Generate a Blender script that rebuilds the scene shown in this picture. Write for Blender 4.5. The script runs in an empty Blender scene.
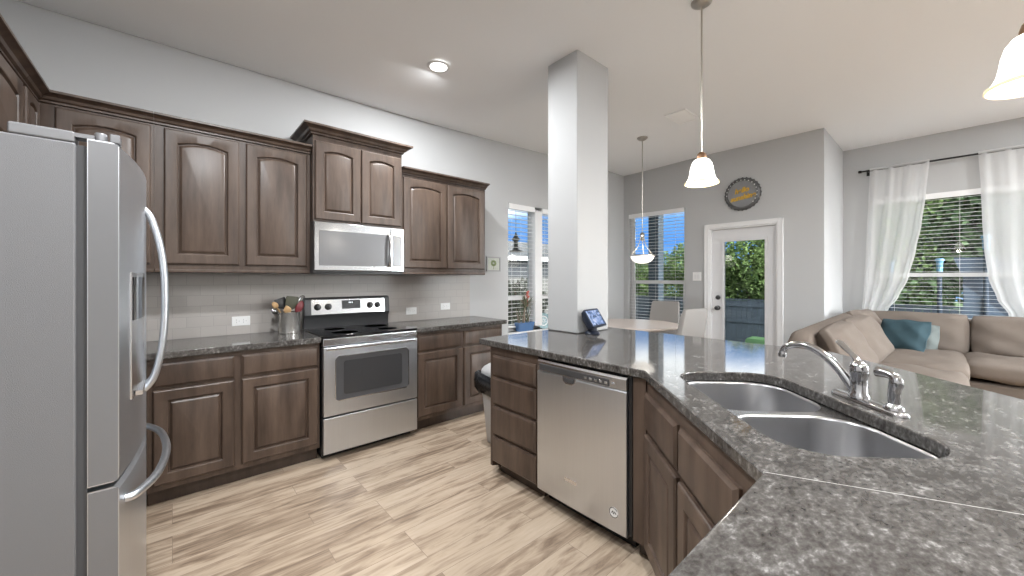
import bpy, bmesh, math, random
from mathutils import Matrix, Vector
random.seed(7)
PI = math.pi
R2 = math.sqrt(2)
SC = bpy.context.scene
COL = SC.collection

# ------------------------------------------------------------------ camera, sky, sun, exposure
H = 1.34
TH = 0.84674                      # angle from the view axis to the +X axis of the room
cd = bpy.data.cameras.new('camera')
cd.sensor_width = 36.0
cd.lens = 36.0 * 384.09 / 1024.0
cd.shift_y = -9.46 / 1024.0
cd.clip_start = 0.02
cam = bpy.data.objects.new('camera', cd)
COL.objects.link(cam)
cam.location = (0, 0, H)
cam.rotation_euler = (PI / 2, 0, TH - PI / 2)
SC.camera = cam
SC.view_settings.view_transform = 'Standard'
SC.view_settings.look = 'None'
SC.view_settings.exposure = 0.2
SC.view_settings.gamma = 1.0
SC.view_settings.use_curve_mapping = False
try:
    SC.cycles.max_bounces = 10
    SC.cycles.diffuse_bounces = 5
    SC.cycles.glossy_bounces = 5
    SC.cycles.transparent_max_bounces = 24
    SC.cycles.caustics_reflective = False
    SC.cycles.caustics_refractive = False
    SC.cycles.sample_clamp_indirect = 6.0
    SC.cycles.use_denoising = True
except Exception:
    pass

world = bpy.data.worlds.new('world')
SC.world = world
world.use_nodes = True
wn = world.node_tree
wn.nodes.clear()
w_out = wn.nodes.new('ShaderNodeOutputWorld')
w_bg = wn.nodes.new('ShaderNodeBackground')
w_tc = wn.nodes.new('ShaderNodeTexCoord')
w_sep = wn.nodes.new('ShaderNodeSeparateXYZ')
w_ramp = wn.nodes.new('ShaderNodeValToRGB')
w_noise = wn.nodes.new('ShaderNodeTexNoise')
w_noise.inputs['Scale'].default_value = 5.0
w_noise.inputs['Detail'].default_value = 5.0
w_add = wn.nodes.new('ShaderNodeMath'); w_add.operation = 'MULTIPLY_ADD'
w_add.inputs[1].default_value = 0.10
wn.links.new(w_tc.outputs['Generated'], w_sep.inputs[0])
wn.links.new(w_tc.outputs['Generated'], w_noise.inputs['Vector'])
wn.links.new(w_noise.outputs[0], w_add.inputs[0])
wn.links.new(w_sep.outputs['Z'], w_add.inputs[2])
wn.links.new(w_add.outputs[0], w_ramp.inputs[0])
cr = w_ramp.color_ramp
cr.elements[0].position = 0.02; cr.elements[0].color = (0.30, 0.52, 0.86, 1)
cr.elements[1].position = 0.245; cr.elements[1].color = (1.0, 1.0, 1.0, 1)
e = cr.elements.new(0.13); e.color = (0.10, 0.30, 0.74, 1)
e = cr.elements.new(0.20); e.color = (0.16, 0.38, 0.78, 1)
w_str = wn.nodes.new('ShaderNodeMapRange')
w_str.inputs['From Min'].default_value = 0.20; w_str.inputs['From Max'].default_value = 0.25
w_str.inputs['To Min'].default_value = 1.3; w_str.inputs['To Max'].default_value = 3.2
wn.links.new(w_add.outputs[0], w_str.inputs['Value'])

# added glow in the unseen -Y sky, lights the rooms through the rear window
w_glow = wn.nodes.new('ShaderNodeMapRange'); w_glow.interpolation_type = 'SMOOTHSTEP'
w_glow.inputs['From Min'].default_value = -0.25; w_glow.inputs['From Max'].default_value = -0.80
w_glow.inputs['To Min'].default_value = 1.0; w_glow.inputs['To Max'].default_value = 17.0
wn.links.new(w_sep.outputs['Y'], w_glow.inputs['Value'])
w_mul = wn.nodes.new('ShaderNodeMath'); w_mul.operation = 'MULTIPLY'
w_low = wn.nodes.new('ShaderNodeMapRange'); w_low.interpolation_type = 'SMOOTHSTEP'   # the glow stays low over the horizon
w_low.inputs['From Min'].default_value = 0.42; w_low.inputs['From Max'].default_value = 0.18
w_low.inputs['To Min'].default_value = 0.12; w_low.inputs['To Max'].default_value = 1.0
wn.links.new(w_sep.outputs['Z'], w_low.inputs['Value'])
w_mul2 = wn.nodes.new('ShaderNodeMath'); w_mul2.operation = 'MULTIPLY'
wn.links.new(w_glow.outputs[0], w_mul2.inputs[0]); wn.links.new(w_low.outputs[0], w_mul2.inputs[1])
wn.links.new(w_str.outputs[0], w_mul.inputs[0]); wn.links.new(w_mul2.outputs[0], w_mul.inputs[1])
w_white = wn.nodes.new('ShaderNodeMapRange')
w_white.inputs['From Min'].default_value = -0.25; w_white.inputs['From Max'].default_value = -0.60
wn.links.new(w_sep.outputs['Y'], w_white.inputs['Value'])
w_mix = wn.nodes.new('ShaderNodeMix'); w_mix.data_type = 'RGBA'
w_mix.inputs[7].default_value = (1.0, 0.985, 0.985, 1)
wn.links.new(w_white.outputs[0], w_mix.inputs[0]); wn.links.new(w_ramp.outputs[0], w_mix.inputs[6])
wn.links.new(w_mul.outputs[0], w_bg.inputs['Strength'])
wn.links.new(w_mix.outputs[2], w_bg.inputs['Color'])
wn.links.new(w_bg.outputs[0], w_out.inputs[0])

sd = bpy.data.lights.new('sun', 'SUN')
sd.energy = 2.4
sd.angle = 0.02
sd.color = (1.0, 0.96, 0.9)
sun = bpy.data.objects.new('sun', sd)
COL.objects.link(sun)
sun.rotation_euler = Vector((0.55, 0.35, -0.75)).to_track_quat('-Z', 'Y').to_euler()

CAN_POWER = 54.0
CANS = [(1.60, 2.70), (0.28, 1.35), (-0.45, -0.9), (1.6, -2.2), (3.3, -1.15), (5.3, -1.7), (4.2, -3.1)]  # only the first is in view; the rest are added as fill


def ceil_z(x, y):
    def ss(a, b, v):
        t = max(0.0, min(1.0, (v - a) / (b - a)))
        return t * t * (3 - 2 * t)
    g = ss(2.0, 3.6, y)
    h = 1.0 - 0.75 * ss(1.3, 5.6, x)
    return 3.10 - 0.135 * g * h


# ------------------------------------------------------------------ materials
def mat_new(name):
    m = bpy.data.materials.new(name)
    m.use_nodes = True
    nt = m.node_tree
    b = nt.nodes['Principled BSDF']
    return m, nt, b


def plain(name, col, rough=0.5, metal=0.0, bump=0.0, bscale=200.0, spec=0.5, var=0.0, vscale=4.0, coat=0.0):
    m, nt, b = mat_new(name)
    b.inputs['Base Color'].default_value = (*col, 1)
    b.inputs['Roughness'].default_value = rough
    b.inputs['Metallic'].default_value = metal
    b.inputs['Specular IOR Level'].default_value = spec
    b.inputs['Coat Weight'].default_value = coat
    tc = nt.nodes.new('ShaderNodeTexCoord')
    if var > 0:
        n = nt.nodes.new('ShaderNodeTexNoise')
        n.inputs['Scale'].default_value = vscale
        n.inputs['Detail'].default_value = 4
        nt.links.new(tc.outputs['Object'], n.inputs['Vector'])
        mx = nt.nodes.new('ShaderNodeMix'); mx.data_type = 'RGBA'
        mx.inputs[6].default_value = (*[c * (1 - var) for c in col], 1)
        mx.inputs[7].default_value = (*[min(1, c * (1 + var)) for c in col], 1)
        nt.links.new(n.outputs[0], mx.inputs[0])
        nt.links.new(mx.outputs[2], b.inputs['Base Color'])
    if bump > 0:
        n2 = nt.nodes.new('ShaderNodeTexNoise')
        n2.inputs['Scale'].default_value = bscale
        nt.links.new(tc.outputs['Object'], n2.inputs['Vector'])
        bp = nt.nodes.new('ShaderNodeBump')
        bp.inputs['Strength'].default_value = bump
        bp.inputs['Distance'].default_value = 0.004
        nt.links.new(n2.outputs[0], bp.inputs['Height'])
        nt.links.new(bp.outputs[0], b.inputs['Normal'])
    return m


def ramp(nt, stops):
    r = nt.nodes.new('ShaderNodeValToRGB')
    e = r.color_ramp.elements
    e[0].position, e[0].color = stops[0][0], (*stops[0][1], 1)
    e[1].position, e[1].color = stops[-1][0], (*stops[-1][1], 1)
    for p, c in stops[1:-1]:
        q = e.new(p); q.color = (*c, 1)
    return r


def wood_mat(name, dark, light, scale=(7, 7, 1.1), rough=0.34):
    m, nt, b = mat_new(name)
    tc = nt.nodes.new('ShaderNodeTexCoord')
    mp = nt.nodes.new('ShaderNodeMapping'); mp.inputs['Scale'].default_value = scale
    nt.links.new(tc.outputs['Object'], mp.inputs[0])
    n = nt.nodes.new('ShaderNodeTexNoise'); n.inputs['Scale'].default_value = 2.2; n.inputs['Detail'].default_value = 6; n.inputs['Roughness'].default_value = 0.6
    nt.links.new(mp.outputs[0], n.inputs['Vector'])
    n2 = nt.nodes.new('ShaderNodeTexNoise'); n2.inputs['Scale'].default_value = 16; n2.inputs['Detail'].default_value = 3
    nt.links.new(mp.outputs[0], n2.inputs['Vector'])
    mx = nt.nodes.new('ShaderNodeMath'); mx.operation = 'MULTIPLY_ADD'; mx.inputs[1].default_value = 0.12
    nt.links.new(n2.outputs[0], mx.inputs[0]); nt.links.new(n.outputs[0], mx.inputs[2])
    r = ramp(nt, [(0.36, dark), (0.76, light)])
    nt.links.new(mx.outputs[0], r.inputs[0])
    nt.links.new(r.outputs[0], b.inputs['Base Color'])
    b.inputs['Roughness'].default_value = rough
    return m


def floor_mat():
    m, nt, b = mat_new('floor_planks')
    tc = nt.nodes.new('ShaderNodeTexCoord')
    br = nt.nodes.new('ShaderNodeTexBrick')
    br.offset = 0.37; br.offset_frequency = 3
    br.inputs['Color1'].default_value = (0, 0, 0, 1); br.inputs['Color2'].default_value = (1, 1, 1, 1)
    br.inputs['Mortar'].default_value = (0.5, 0.5, 0.5, 1)
    br.inputs['Scale'].default_value = 1.0
    br.inputs['Mortar Size'].default_value = 0.0011
    br.inputs['Brick Width'].default_value = 0.92
    br.inputs['Row Height'].default_value = 0.127
    nt.links.new(tc.outputs['Object'], br.inputs['Vector'])
    mp = nt.nodes.new('ShaderNodeMapping'); mp.inputs['Scale'].default_value = (2.0, 15.0, 1)
    nt.links.new(tc.outputs['Object'], mp.inputs[0])
    off = nt.nodes.new('ShaderNodeMixRGB'); off.blend_type = 'ADD'; off.inputs[0].default_value = 1.0
    sc = nt.nodes.new('ShaderNodeVectorMath'); sc.operation = 'SCALE'; sc.inputs['Scale'].default_value = 9.0
    nt.links.new(br.outputs['Color'], sc.inputs[0])
    nt.links.new(mp.outputs[0], off.inputs[1]); nt.links.new(sc.outputs[0], off.inputs[2])
    n = nt.nodes.new('ShaderNodeTexNoise'); n.inputs['Scale'].default_value = 1.5; n.inputs['Detail'].default_value = 7; n.inputs['Roughness'].default_value = 0.62; n.inputs['Distortion'].default_value = 0.6
    nt.links.new(off.outputs[0], n.inputs['Vector'])
    r = ramp(nt, [(0.30, (0.20, 0.143, 0.100)), (0.42, (0.34, 0.256, 0.185)), (0.53, (0.47, 0.37, 0.275)), (0.75, (0.56, 0.455, 0.35))])
    ad = nt.nodes.new('ShaderNodeMath'); ad.operation = 'MULTIPLY_ADD'; ad.inputs[1].default_value = 0.20
    sepc = nt.nodes.new('ShaderNodeSeparateColor')
    nt.links.new(br.outputs['Color'], sepc.inputs[0])
    nt.links.new(sepc.outputs[0], ad.inputs[0])
    sub = nt.nodes.new('ShaderNodeMath'); sub.operation = 'SUBTRACT'; sub.inputs[1].default_value = 0.10
    nt.links.new(n.outputs[0], sub.inputs[0]); nt.links.new(sub.outputs[0], ad.inputs[2])
    nt.links.new(ad.outputs[0], r.inputs[0])
    mx = nt.nodes.new('ShaderNodeMix'); mx.data_type = 'RGBA'
    nt.links.new(br.outputs['Fac'], mx.inputs[0]); nt.links.new(r.outputs[0], mx.inputs[6]); mx.inputs[7].default_value = (0.22, 0.16, 0.12, 1)
    nt.links.new(mx.outputs[2], b.inputs['Base Color'])
    b.inputs['Roughness'].default_value = 0.36
    bp = nt.nodes.new('ShaderNodeBump'); bp.inputs['Strength'].default_value = 0.15; bp.inputs['Distance'].default_value = 0.004
    nt.links.new(n.outputs[0], bp.inputs['Height']); nt.links.new(bp.outputs[0], b.inputs['Normal'])
    return m


def granite_mat():
    m, nt, b = mat_new('granite')
    tc = nt.nodes.new('ShaderNodeTexCoord')
    mp = nt.nodes.new('ShaderNodeMapping'); mp.inputs['Scale'].default_value = (1, 1.6, 1); mp.inputs['Rotation'].default_value = (0, 0, 0.9)
    nt.links.new(tc.outputs['Object'], mp.inputs[0])
    n = nt.nodes.new('ShaderNodeTexNoise'); n.inputs['Scale'].default_value = 62; n.inputs['Detail'].default_value = 5; n.inputs['Roughness'].default_value = 0.6; n.inputs['Distortion'].default_value = 0.15
    nt.links.new(mp.outputs[0], n.inputs['Vector'])
    nl = nt.nodes.new('ShaderNodeTexNoise'); nl.inputs['Scale'].default_value = 17; nl.inputs['Detail'].default_value = 3
    nt.links.new(mp.outputs[0], nl.inputs['Vector'])
    av = nt.nodes.new('ShaderNodeMath'); av.operation = 'MULTIPLY_ADD'; av.inputs[1].default_value = 0.35
    nt.links.new(nl.outputs[0], av.inputs[0])
    nh = nt.nodes.new('ShaderNodeMath'); nh.operation = 'MULTIPLY'; nh.inputs[1].default_value = 0.65
    nt.links.new(n.outputs[0], nh.inputs[0]); nt.links.new(nh.outputs[0], av.inputs[2])
    r = ramp(nt, [(0.33, (0.028, 0.025, 0.023)), (0.44, (0.060, 0.055, 0.051)), (0.53, (0.090, 0.084, 0.079)), (0.60, (0.145, 0.138, 0.131)), (0.68, (0.30, 0.29, 0.28))])
    nt.links.new(av.outputs[0], r.inputs[0])
    v = nt.nodes.new('ShaderNodeTexVoronoi'); v.inputs['Scale'].default_value = 60
    nt.links.new(mp.outputs[0], v.inputs['Vector'])
    r2 = ramp(nt, [(0.12, (0.55, 0.55, 0.55)), (0.35, (1, 1, 1))])
    nt.links.new(v.outputs['Distance'], r2.inputs[0])
    mx = nt.nodes.new('ShaderNodeMix'); mx.data_type = 'RGBA'; mx.blend_type = 'MULTIPLY'; mx.inputs[0].default_value = 0.4
    nt.links.new(r.outputs[0], mx.inputs[6]); nt.links.new(r2.outputs[0], mx.inputs[7])
    nt.links.new(mx.outputs[2], b.inputs['Base Color'])
    b.inputs['Roughness'].default_value = 0.07
    return m


def steel_mat(name, col=(0.65, 0.675, 0.71), rough=0.35, stretch=(60, 60, 1.0)):
    m, nt, b = mat_new(name)
    tc = nt.nodes.new('ShaderNodeTexCoord')
    mp = nt.nodes.new('ShaderNodeMapping'); mp.inputs['Scale'].default_value = stretch
    nt.links.new(tc.outputs['Object'], mp.inputs[0])
    n = nt.nodes.new('ShaderNodeTexNoise'); n.inputs['Scale'].default_value = 3; n.inputs['Detail'].default_value = 3
    nt.links.new(mp.outputs[0], n.inputs['Vector'])
    mx = nt.nodes.new('ShaderNodeMix'); mx.data_type = 'RGBA'
    mx.inputs[6].default_value = (*[c * 0.96 for c in col], 1); mx.inputs[7].default_value = (*[min(1, c * 1.04) for c in col], 1)
    nt.links.new(n.outputs[0], mx.inputs[0]); nt.links.new(mx.outputs[2], b.inputs['Base Color'])
    b.inputs['Roughness'].default_value = rough
    b.inputs['Metallic'].default_value = 1.0
    return m


def tile_mat():
    m, nt, b = mat_new('subway_tile')
    tc = nt.nodes.new('ShaderNodeTexCoord')
    mp = nt.nodes.new('ShaderNodeMapping'); mp.inputs['Rotation'].default_value = (PI / 2, 0, 0)
    nt.links.new(tc.outputs['Object'], mp.inputs[0])
    br = nt.nodes.new('ShaderNodeTexBrick')
    br.inputs['Color1'].default_value = (0.44, 0.41, 0.385, 1); br.inputs['Color2'].default_value = (0.47, 0.438, 0.41, 1)
    br.inputs['Mortar'].default_value = (0.37, 0.345, 0.325, 1)
    br.inputs['Scale'].default_value = 1.0; br.inputs['Mortar Size'].default_value = 0.0016
    br.inputs['Brick Width'].default_value = 0.152; br.inputs['Row Height'].default_value = 0.076
    nt.links.new(mp.outputs[0], br.inputs['Vector'])
    nt.links.new(br.outputs['Color'], b.inputs['Base Color'])
    b.inputs['Roughness'].default_value = 0.3
    bp = nt.nodes.new('ShaderNodeBump'); bp.invert = True; bp.inputs['Strength'].default_value = 0.4; bp.inputs['Distance'].default_value = 0.002
    nt.links.new(br.outputs['Fac'], bp.inputs['Height']); nt.links.new(bp.outputs[0], b.inputs['Normal'])
    return m


def glass_mat(name='window_glass', tint=(0.93, 0.96, 0.97)):
    m = bpy.data.materials.new(name); m.use_nodes = True
    nt = m.node_tree; nt.nodes.clear()
    o = nt.nodes.new('ShaderNodeOutputMaterial')
    t = nt.nodes.new('ShaderNodeBsdfTransparent'); t.inputs[0].default_value = (*tint, 1)
    g = nt.nodes.new('ShaderNodeBsdfGlossy'); g.inputs['Roughness'].default_value = 0.01
    f = nt.nodes.new('ShaderNodeFresnel'); f.inputs[0].default_value = 1.35
    mx = nt.nodes.new('ShaderNodeMixShader')
    nt.links.new(f.outputs[0], mx.inputs[0]); nt.links.new(t.outputs[0], mx.inputs[1]); nt.links.new(g.outputs[0], mx.inputs[2])
    nt.links.new(mx.outputs[0], o.inputs[0])
    return m


def sheer_mat():
    m = bpy.data.materials.new('sheer_fabric'); m.use_nodes = True
    nt = m.node_tree; nt.nodes.clear()
    o = nt.nodes.new('ShaderNodeOutputMaterial')
    tr = nt.nodes.new('ShaderNodeBsdfTransparent'); tr.inputs[0].default_value = (1, 1, 1, 1)
    tl = nt.nodes.new('ShaderNodeBsdfTranslucent'); tl.inputs[0].default_value = (0.97, 0.97, 0.97, 1)
    df = nt.nodes.new('ShaderNodeBsdfDiffuse'); df.inputs[0].default_value = (0.93, 0.93, 0.93, 1)
    m1 = nt.nodes.new('ShaderNodeMixShader'); m1.inputs[0].default_value = 0.6
    nt.links.new(df.outputs[0], m1.inputs[1]); nt.links.new(tl.outputs[0], m1.inputs[2])
    m2 = nt.nodes.new('ShaderNodeMixShader'); m2.inputs[0].default_value = 0.72
    nt.links.new(tr.outputs[0], m2.inputs[1]); nt.links.new(m1.outputs[0], m2.inputs[2])
    nt.links.new(m2.outputs[0], o.inputs[0])
    return m


def emis_mat(name, col, strength, base=(0.9, 0.88, 0.84)):
    m, nt, b = mat_new(name)
    b.inputs['Base Color'].default_value = (*base, 1)
    b.inputs['Roughness'].default_value = 0.3
    b.inputs['Emission Color'].default_value = (*col, 1)
    b.inputs['Emission Strength'].default_value = strength
    return m


def screen_mat():
    m, nt, b = mat_new('lit_screen')
    tc = nt.nodes.new('ShaderNodeTexCoord')
    n = nt.nodes.new('ShaderNodeTexNoise'); n.inputs['Scale'].default_value = 22; n.inputs['Detail'].default_value = 3; n.inputs['Distortion'].default_value = 1.2
    nt.links.new(tc.outputs['Object'], n.inputs['Vector'])
    r = ramp(nt, [(0.38, (0.03, 0.06, 0.14)), (0.46, (0.16, 0.28, 0.55)), (0.54, (0.36, 0.5, 0.85)), (0.66, (0.75, 0.82, 0.95))])
    nt.links.new(n.outputs[0], r.inputs[0])
    nt.links.new(r.outputs[0], b.inputs['Emission Color'])
    b.inputs['Emission Strength'].default_value = 0.75
    b.inputs['Base Color'].default_value = (0.02, 0.02, 0.03, 1)
    b.inputs['Roughness'].default_value = 0.1
    return m


def leaf_mat(name, c1, c2):
    m = bpy.data.materials.new(name); m.use_nodes = True
    nt = m.node_tree; nt.nodes.clear()
    o = nt.nodes.new('ShaderNodeOutputMaterial')
    tc = nt.nodes.new('ShaderNodeTexCoord')
    n = nt.nodes.new('ShaderNodeTexNoise'); n.inputs['Scale'].default_value = 2.6; n.inputs['Detail'].default_value = 5
    nt.links.new(tc.outputs['Object'], n.inputs['Vector'])
    r = ramp(nt, [(0.36, c1), (0.64, c2)])
    nt.links.new(n.outputs[0], r.inputs[0])
    df = nt.nodes.new('ShaderNodeBsdfDiffuse'); tl = nt.nodes.new('ShaderNodeBsdfTranslucent')
    nt.links.new(r.outputs[0], df.inputs[0]); nt.links.new(r.outputs[0], tl.inputs[0])
    mx = nt.nodes.new('ShaderNodeMixShader'); mx.inputs[0].default_value = 0.35
    nt.links.new(df.outputs[0], mx.inputs[1]); nt.links.new(tl.outputs[0], mx.inputs[2])
    nt.links.new(mx.outputs[0], o.inputs[0])
    return m


M = {}
M['wall'] = plain('wall_paint', (0.475, 0.478, 0.480), 0.7, bump=0.08, bscale=120)
M['ceiling'] = plain('ceiling_paint', (0.88, 0.885, 0.895), 0.8, bump=0.08, bscale=90)
M['white'] = plain('white_trim', (0.78, 0.78, 0.78), 0.35)
M['vent_white'] = plain('vent_white', (0.93, 0.93, 0.93), 0.4)
M['door_paint'] = plain('door_paint', (0.70, 0.70, 0.71), 0.4)
M['blind'] = plain('blind_white', (0.84, 0.84, 0.84), 0.45)
M['wood'] = wood_mat('cabinet_wood', (0.046, 0.029, 0.021), (0.120, 0.082, 0.061), (6, 6, 0.8), 0.38)
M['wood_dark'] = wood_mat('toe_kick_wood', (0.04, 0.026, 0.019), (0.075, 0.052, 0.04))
M['floor'] = floor_mat()
M['granite'] = granite_mat()
M['steel'] = steel_mat('brushed_steel')
M['steel_h'] = steel_mat('brushed_steel_bright', (0.74, 0.74, 0.75), 0.22)
M['steel_mw'] = steel_mat('polished_steel', (0.62, 0.63, 0.64), 0.11)
M['sinksteel'] = steel_mat('sink_steel', (0.44, 0.44, 0.45), 0.3, (8, 8, 8))
M['chrome'] = plain('chrome', (0.50, 0.50, 0.51), 0.12, 1.0)
M['nickel'] = plain('brushed_nickel', (0.45, 0.42, 0.38), 0.3, 1.0)
M['bronze'] = plain('bronze', (0.30, 0.18, 0.11), 0.35, 0.9)
M['fridge_side'] = plain('fridge_grey_paint', (0.19, 0.19, 0.196), 0.45, 0.2, bump=0.25, bscale=500)
M['fridge_trim'] = plain('fridge_grey_trim', (0.20, 0.20, 0.206), 0.4, 0.3)
M['black'] = plain('black_plastic', (0.012, 0.012, 0.013), 0.3)
M['black_glass'] = plain('black_glass', (0.010, 0.010, 0.011), 0.06)
M['oven_glass'] = plain('oven_glass', (0.075, 0.075, 0.078), 0.10)
M['oven_inner'] = plain('oven_inner_glass', (0.045, 0.045, 0.047), 0.10)
M['mw_glass'] = plain('microwave_glass', (0.17, 0.17, 0.175), 0.16, 0.0)
M['dark_grey'] = plain('dark_grey', (0.05, 0.05, 0.052), 0.4)
M['gasket'] = plain('gasket', (0.06, 0.06, 0.063), 0.7)
M['tile'] = tile_mat()
M['glass'] = glass_mat()
M['sheer'] = sheer_mat()
M['sofa'] = plain('sofa_fabric', (0.152, 0.126, 0.107), 0.85, bump=0.5, bscale=160, var=0.10, vscale=6, spec=0.2)
M['teal'] = plain('teal_velvet', (0.036, 0.068, 0.083), 0.75, bump=0.3, bscale=120, var=0.25, vscale=9, spec=0.2)
M['sage'] = plain('sage_fabric', (0.15, 0.17, 0.165), 0.85, bump=0.3, bscale=140, spec=0.2)
M['shade'] = emis_mat('frosted_lit_glass', (1.0, 0.95, 0.87), 4.5)
M['shade_rim'] = emis_mat('frosted_glass_rim', (1.0, 0.80, 0.50), 0.7, (0.5, 0.4, 0.25))
M['bowl'] = emis_mat('alabaster_lit_glass', (1.0, 0.94, 0.84), 1.1)
M['can_lens'] = emis_mat('downlight_lens', (1.0, 0.98, 0.95), 4.0)
M['table'] = plain('table_whitewash', (0.62, 0.54, 0.49), 0.3, var=0.06, vscale=12)
M['chair'] = plain('chair_fabric', (0.31, 0.295, 0.28), 0.75, bump=0.2, bscale=180)
M['chair_leg'] = plain('chair_leg_wood', (0.10, 0.07, 0.05), 0.4)
M['screen'] = screen_mat()
M['navy'] = plain('navy_plastic', (0.018, 0.025, 0.045), 0.4)
M['curtain_rod'] = plain('black_iron', (0.012, 0.011, 0.011), 0.45, 0.3)
M['galv'] = plain('galvanised_metal', (0.24, 0.245, 0.25), 0.5, 0.4, var=0.15, vscale=20)
M['galv_dark'] = plain('aged_metal_rim', (0.13, 0.13, 0.13), 0.5, 0.7)
M['yellow'] = plain('yellow_lettering', (0.62, 0.36, 0.03), 0.45)
M['pot'] = plain('blue_glaze', (0.10, 0.20, 0.40), 0.25)
M['soil'] = plain('soil', (0.05, 0.035, 0.025), 0.9)
M['leaf'] = plain('plant_leaf', (0.10, 0.14, 0.07), 0.5)
M['leaf_dry'] = plain('plant_leaf_dry', (0.30, 0.24, 0.19), 0.6)
M['bloom'] = plain('coral_bloom', (0.55, 0.13, 0.10), 0.6)
M['plate'] = plain('patterned_plate', (0.30, 0.44, 0.48), 0.25, var=0.6, vscale=26)
M['wood_utensil'] = plain('utensil_wood', (0.52, 0.33, 0.16), 0.5)
M['olive'] = plain('olive_silicone', (0.075, 0.075, 0.05), 0.5)
M['maroon'] = plain('maroon_silicone', (0.16, 0.02, 0.025), 0.4)
M['crock'] = plain('crock_steel', (0.62, 0.60, 0.57), 0.18, 0.75)
M['trash_grey'] = plain('trash_can_plastic', (0.50, 0.50, 0.50), 0.45)
M['bag'] = plain('black_bin_bag', (0.012, 0.013, 0.015), 0.22, bump=1.0, bscale=35)
M['picture'] = plain('picture_paper', (0.50, 0.52, 0.46), 0.6, var=0.3, vscale=40)
M['pic_green'] = plain('picture_leaf', (0.25, 0.32, 0.14), 0.6, var=0.4, vscale=60)
M['pic_frame'] = plain('picture_frame_grey', (0.34, 0.34, 0.34), 0.5)
M['outlet'] = plain('outlet_white', (0.85, 0.85, 0.84), 0.3)
M['slot'] = plain('outlet_slot', (0.42, 0.42, 0.42), 0.5)
M['fence_dark'] = plain('fence_slate', (0.028, 0.040, 0.055), 0.7, var=0.25, vscale=6)
M['fence_tan'] = plain('fence_weathered', (0.22, 0.21, 0.195), 0.8, var=0.2, vscale=6)
M['grass'] = plain('lawn_grass', (0.06, 0.12, 0.03), 0.9, var=0.5, vscale=8)
M['concrete'] = plain('patio_concrete', (0.50, 0.49, 0.47), 0.85, var=0.1)
M['post'] = plain('porch_post', (0.03, 0.048, 0.065), 0.6)
M['roof'] = plain('roof_shingle', (0.085, 0.09, 0.095), 0.9, var=0.25, vscale=14)
M['siding'] = plain('house_siding', (0.05, 0.055, 0.06), 0.8, var=0.15)
M['soffit'] = plain('soffit_white', (0.7, 0.7, 0.7), 0.6)
M['green_plastic'] = plain('green_plastic', (0.12, 0.27, 0.11), 0.5)
M['tarp'] = plain('blue_grey_canvas', (0.055, 0.078, 0.112), 0.7, var=0.12, vscale=3)
M['net'] = plain('dark_blue_net', (0.02, 0.032, 0.05), 0.8)
M['cap_blue'] = plain('light_blue_cap', (0.13, 0.27, 0.38), 0.5)
M['bark'] = plain('tree_bark', (0.10, 0.075, 0.055), 0.9, var=0.3, vscale=12)
M['leaf1'] = leaf_mat('foliage_mid', (0.036, 0.070, 0.022), (0.26, 0.37, 0.14))
M['leaf2'] = leaf_mat('foliage_dark', (0.026, 0.050, 0.026), (0.17, 0.26, 0.125))
M['leaf3'] = leaf_mat('foliage_greyish', (0.035, 0.04, 0.03), (0.14, 0.15, 0.11))
M['red_logo'] = plain('badge_dark', (0.02, 0.02, 0.02), 0.4)


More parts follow.
